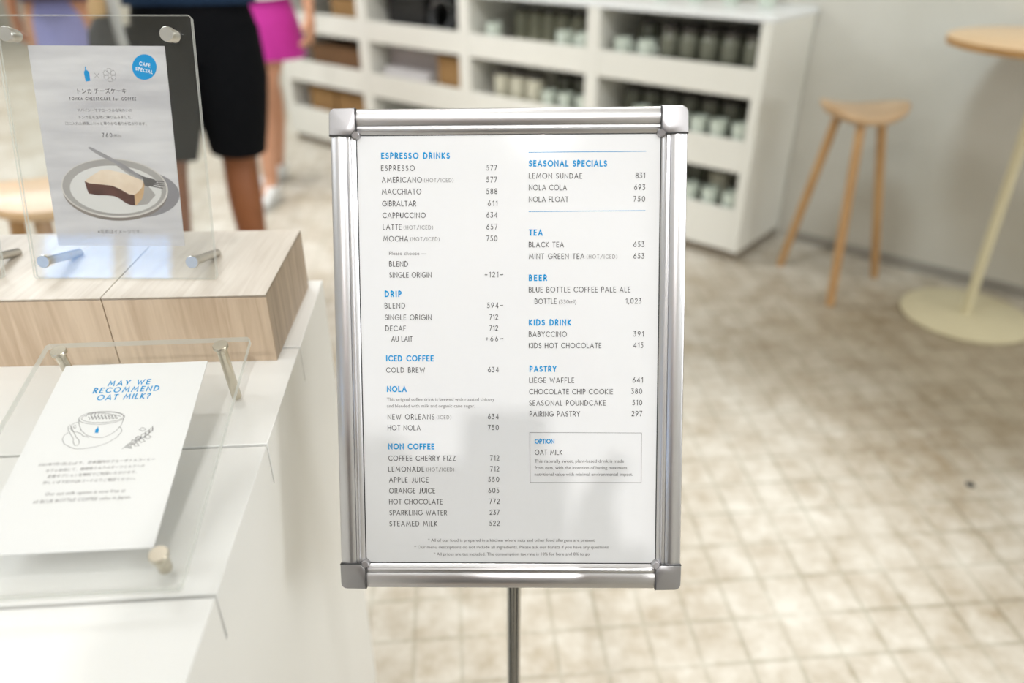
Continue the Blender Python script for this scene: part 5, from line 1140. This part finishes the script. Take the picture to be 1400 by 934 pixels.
# woman in the pink skirt
person('person in a magenta skirt and white shoes standing by the shelf', (-1.19, 3.88, 0), radians(165), 1.62, M['skin_light'], M['hair'],
       dict(hipL=(-.085, 0, .88), kneeL=(.02, .09, .50), ankleL=(-.014, .173, .085), hipR=(.085, 0, .88), kneeR=(.076, -.114, .51), ankleR=(.154, -.187, .085), curl=.7,
            toeL=(-.03, .32, .03), toeR=(.15, -.04, .03), elbowL=(-.27, .0, 1.13), wristL=(-.285, .03, .925), palmL=(-.285, .04, .865)),
       [('top', shirt(1.00, .4), M['white_cloth']), ('skirt', skirt(.715, .205, .17), M['magenta'])])
# person in lavender
person('person in a lavender skirt and dark plum top far behind the poster', (-1.99, 3.60, 0), radians(20), 1.62, M['skin_light'], M['hair'],
       dict(elbowL=(-.17, .02, 1.13), wristL=(-.20, .08, .95), palmL=(-.20, .105, .885), elbowR=(.15, .02, 1.13), wristR=(.12, .11, 1.0), palmR=(.08, .14, .97), curl=.8,
            shoulderL=(-.14, 0, 1.385), shoulderR=(.14, 0, 1.385)),
       [('top', shirt(1.0, .8, -.035), M['plum']), ('skirt', skirt(.46, .135, .13, 1.04, .76), M['lavender'])])
# bag hanging at the man's left side
t = thing('shoulder_bag', 'charcoal bag with a grey strap and tan flap hanging beside the black shorts', 'bag', (-1.205, 2.43, .84))
def bagpt(x, y, z): return (-1.205 + x, 2.43 + y, .84 + z)
mb = MB(); mb.tube([bagpt(0, 0, -.01), bagpt(-.012, 0, .03), bagpt(-.018, 0, .09), bagpt(-.012, 0, .15), bagpt(0, 0, .19)], [(.018, .05), (.032, .085), (.036, .10), (.032, .09), (.015, .06)], 18, side=(1, 0, 0)); mb.build('body', M['charcoal'], t, smooth=60)
mb = MB(); mb.tube([bagpt(.042, -.02, .03), bagpt(.038, -.02, .10), bagpt(.034, -.02, .18), bagpt(.03, -.01, .30), bagpt(.06, .0, .45)], [(.017, .004)] * 5, 8, side=(1, 0, 0)); mb.build('strap', M['grey_cloth'], t, smooth=60)
mb = MB(); mb.tube([bagpt(-.01, -.03, .185), bagpt(-.006, -.03, .21), bagpt(.0, -.02, .25)], [(.02, .035), (.022, .04), (.016, .03)], 12, side=(1, 0, 0)); mb.build('flap', M['tan_cloth'], t, smooth=60)

# ---------------------------------------------------------------- the photographer and the camera in the hands
person('person behind the lens whose shadow falls on the menu', (-0.09, -0.40, 0), 0, 1.665, M['skin_light'], M['hair'],
       dict(elbowL=(-.22, .09, 1.12), wristL=(-.055, .285, 1.285), palmL=(-.012, .335, 1.325), elbowR=(.25, .09, 1.12), wristR=(.205, .285, 1.245), palmR=(.172, .345, 1.290),
            outL=(0, 0, 1), outR=(0, 0, -1), curl=.6),
       [('shirt', shirt(.93, .9), M['brown_cloth']), ('trousers', shorts(1.0, .115, .085), M['black_cloth'])])
t = thing('camera', 'compact black camera held in front of the chest', 'camera', (0, -0.06, 1.30))
CM = Matrix.Translation((0, 0, 1.30)) @ Matrix.Rotation(radians(-29.76), 4, 'X')
mb = MB(); mb.box(-.068, .045, -.080, -.045, -.036, .038, tf=CM); b_ = mb.build('body', M['black_plastic'], t, bevel=.004)
mb = MB(); mb.box(-.030, .030, -.076, -.050, .0375, .074, tf=CM); mb.build('viewfinder', M['black_plastic'], b_, bevel=.006)
mb = MB(); mb.lathe([(.029, 0), (.030, .004), (.030, .024), (.026, .028)], 28, tf=CM @ Matrix.Translation((0, -.045, 0)) @ Matrix.Rotation(radians(-90), 4, 'X')); mb.build('lens', M['black_plastic'], t, smooth=40)
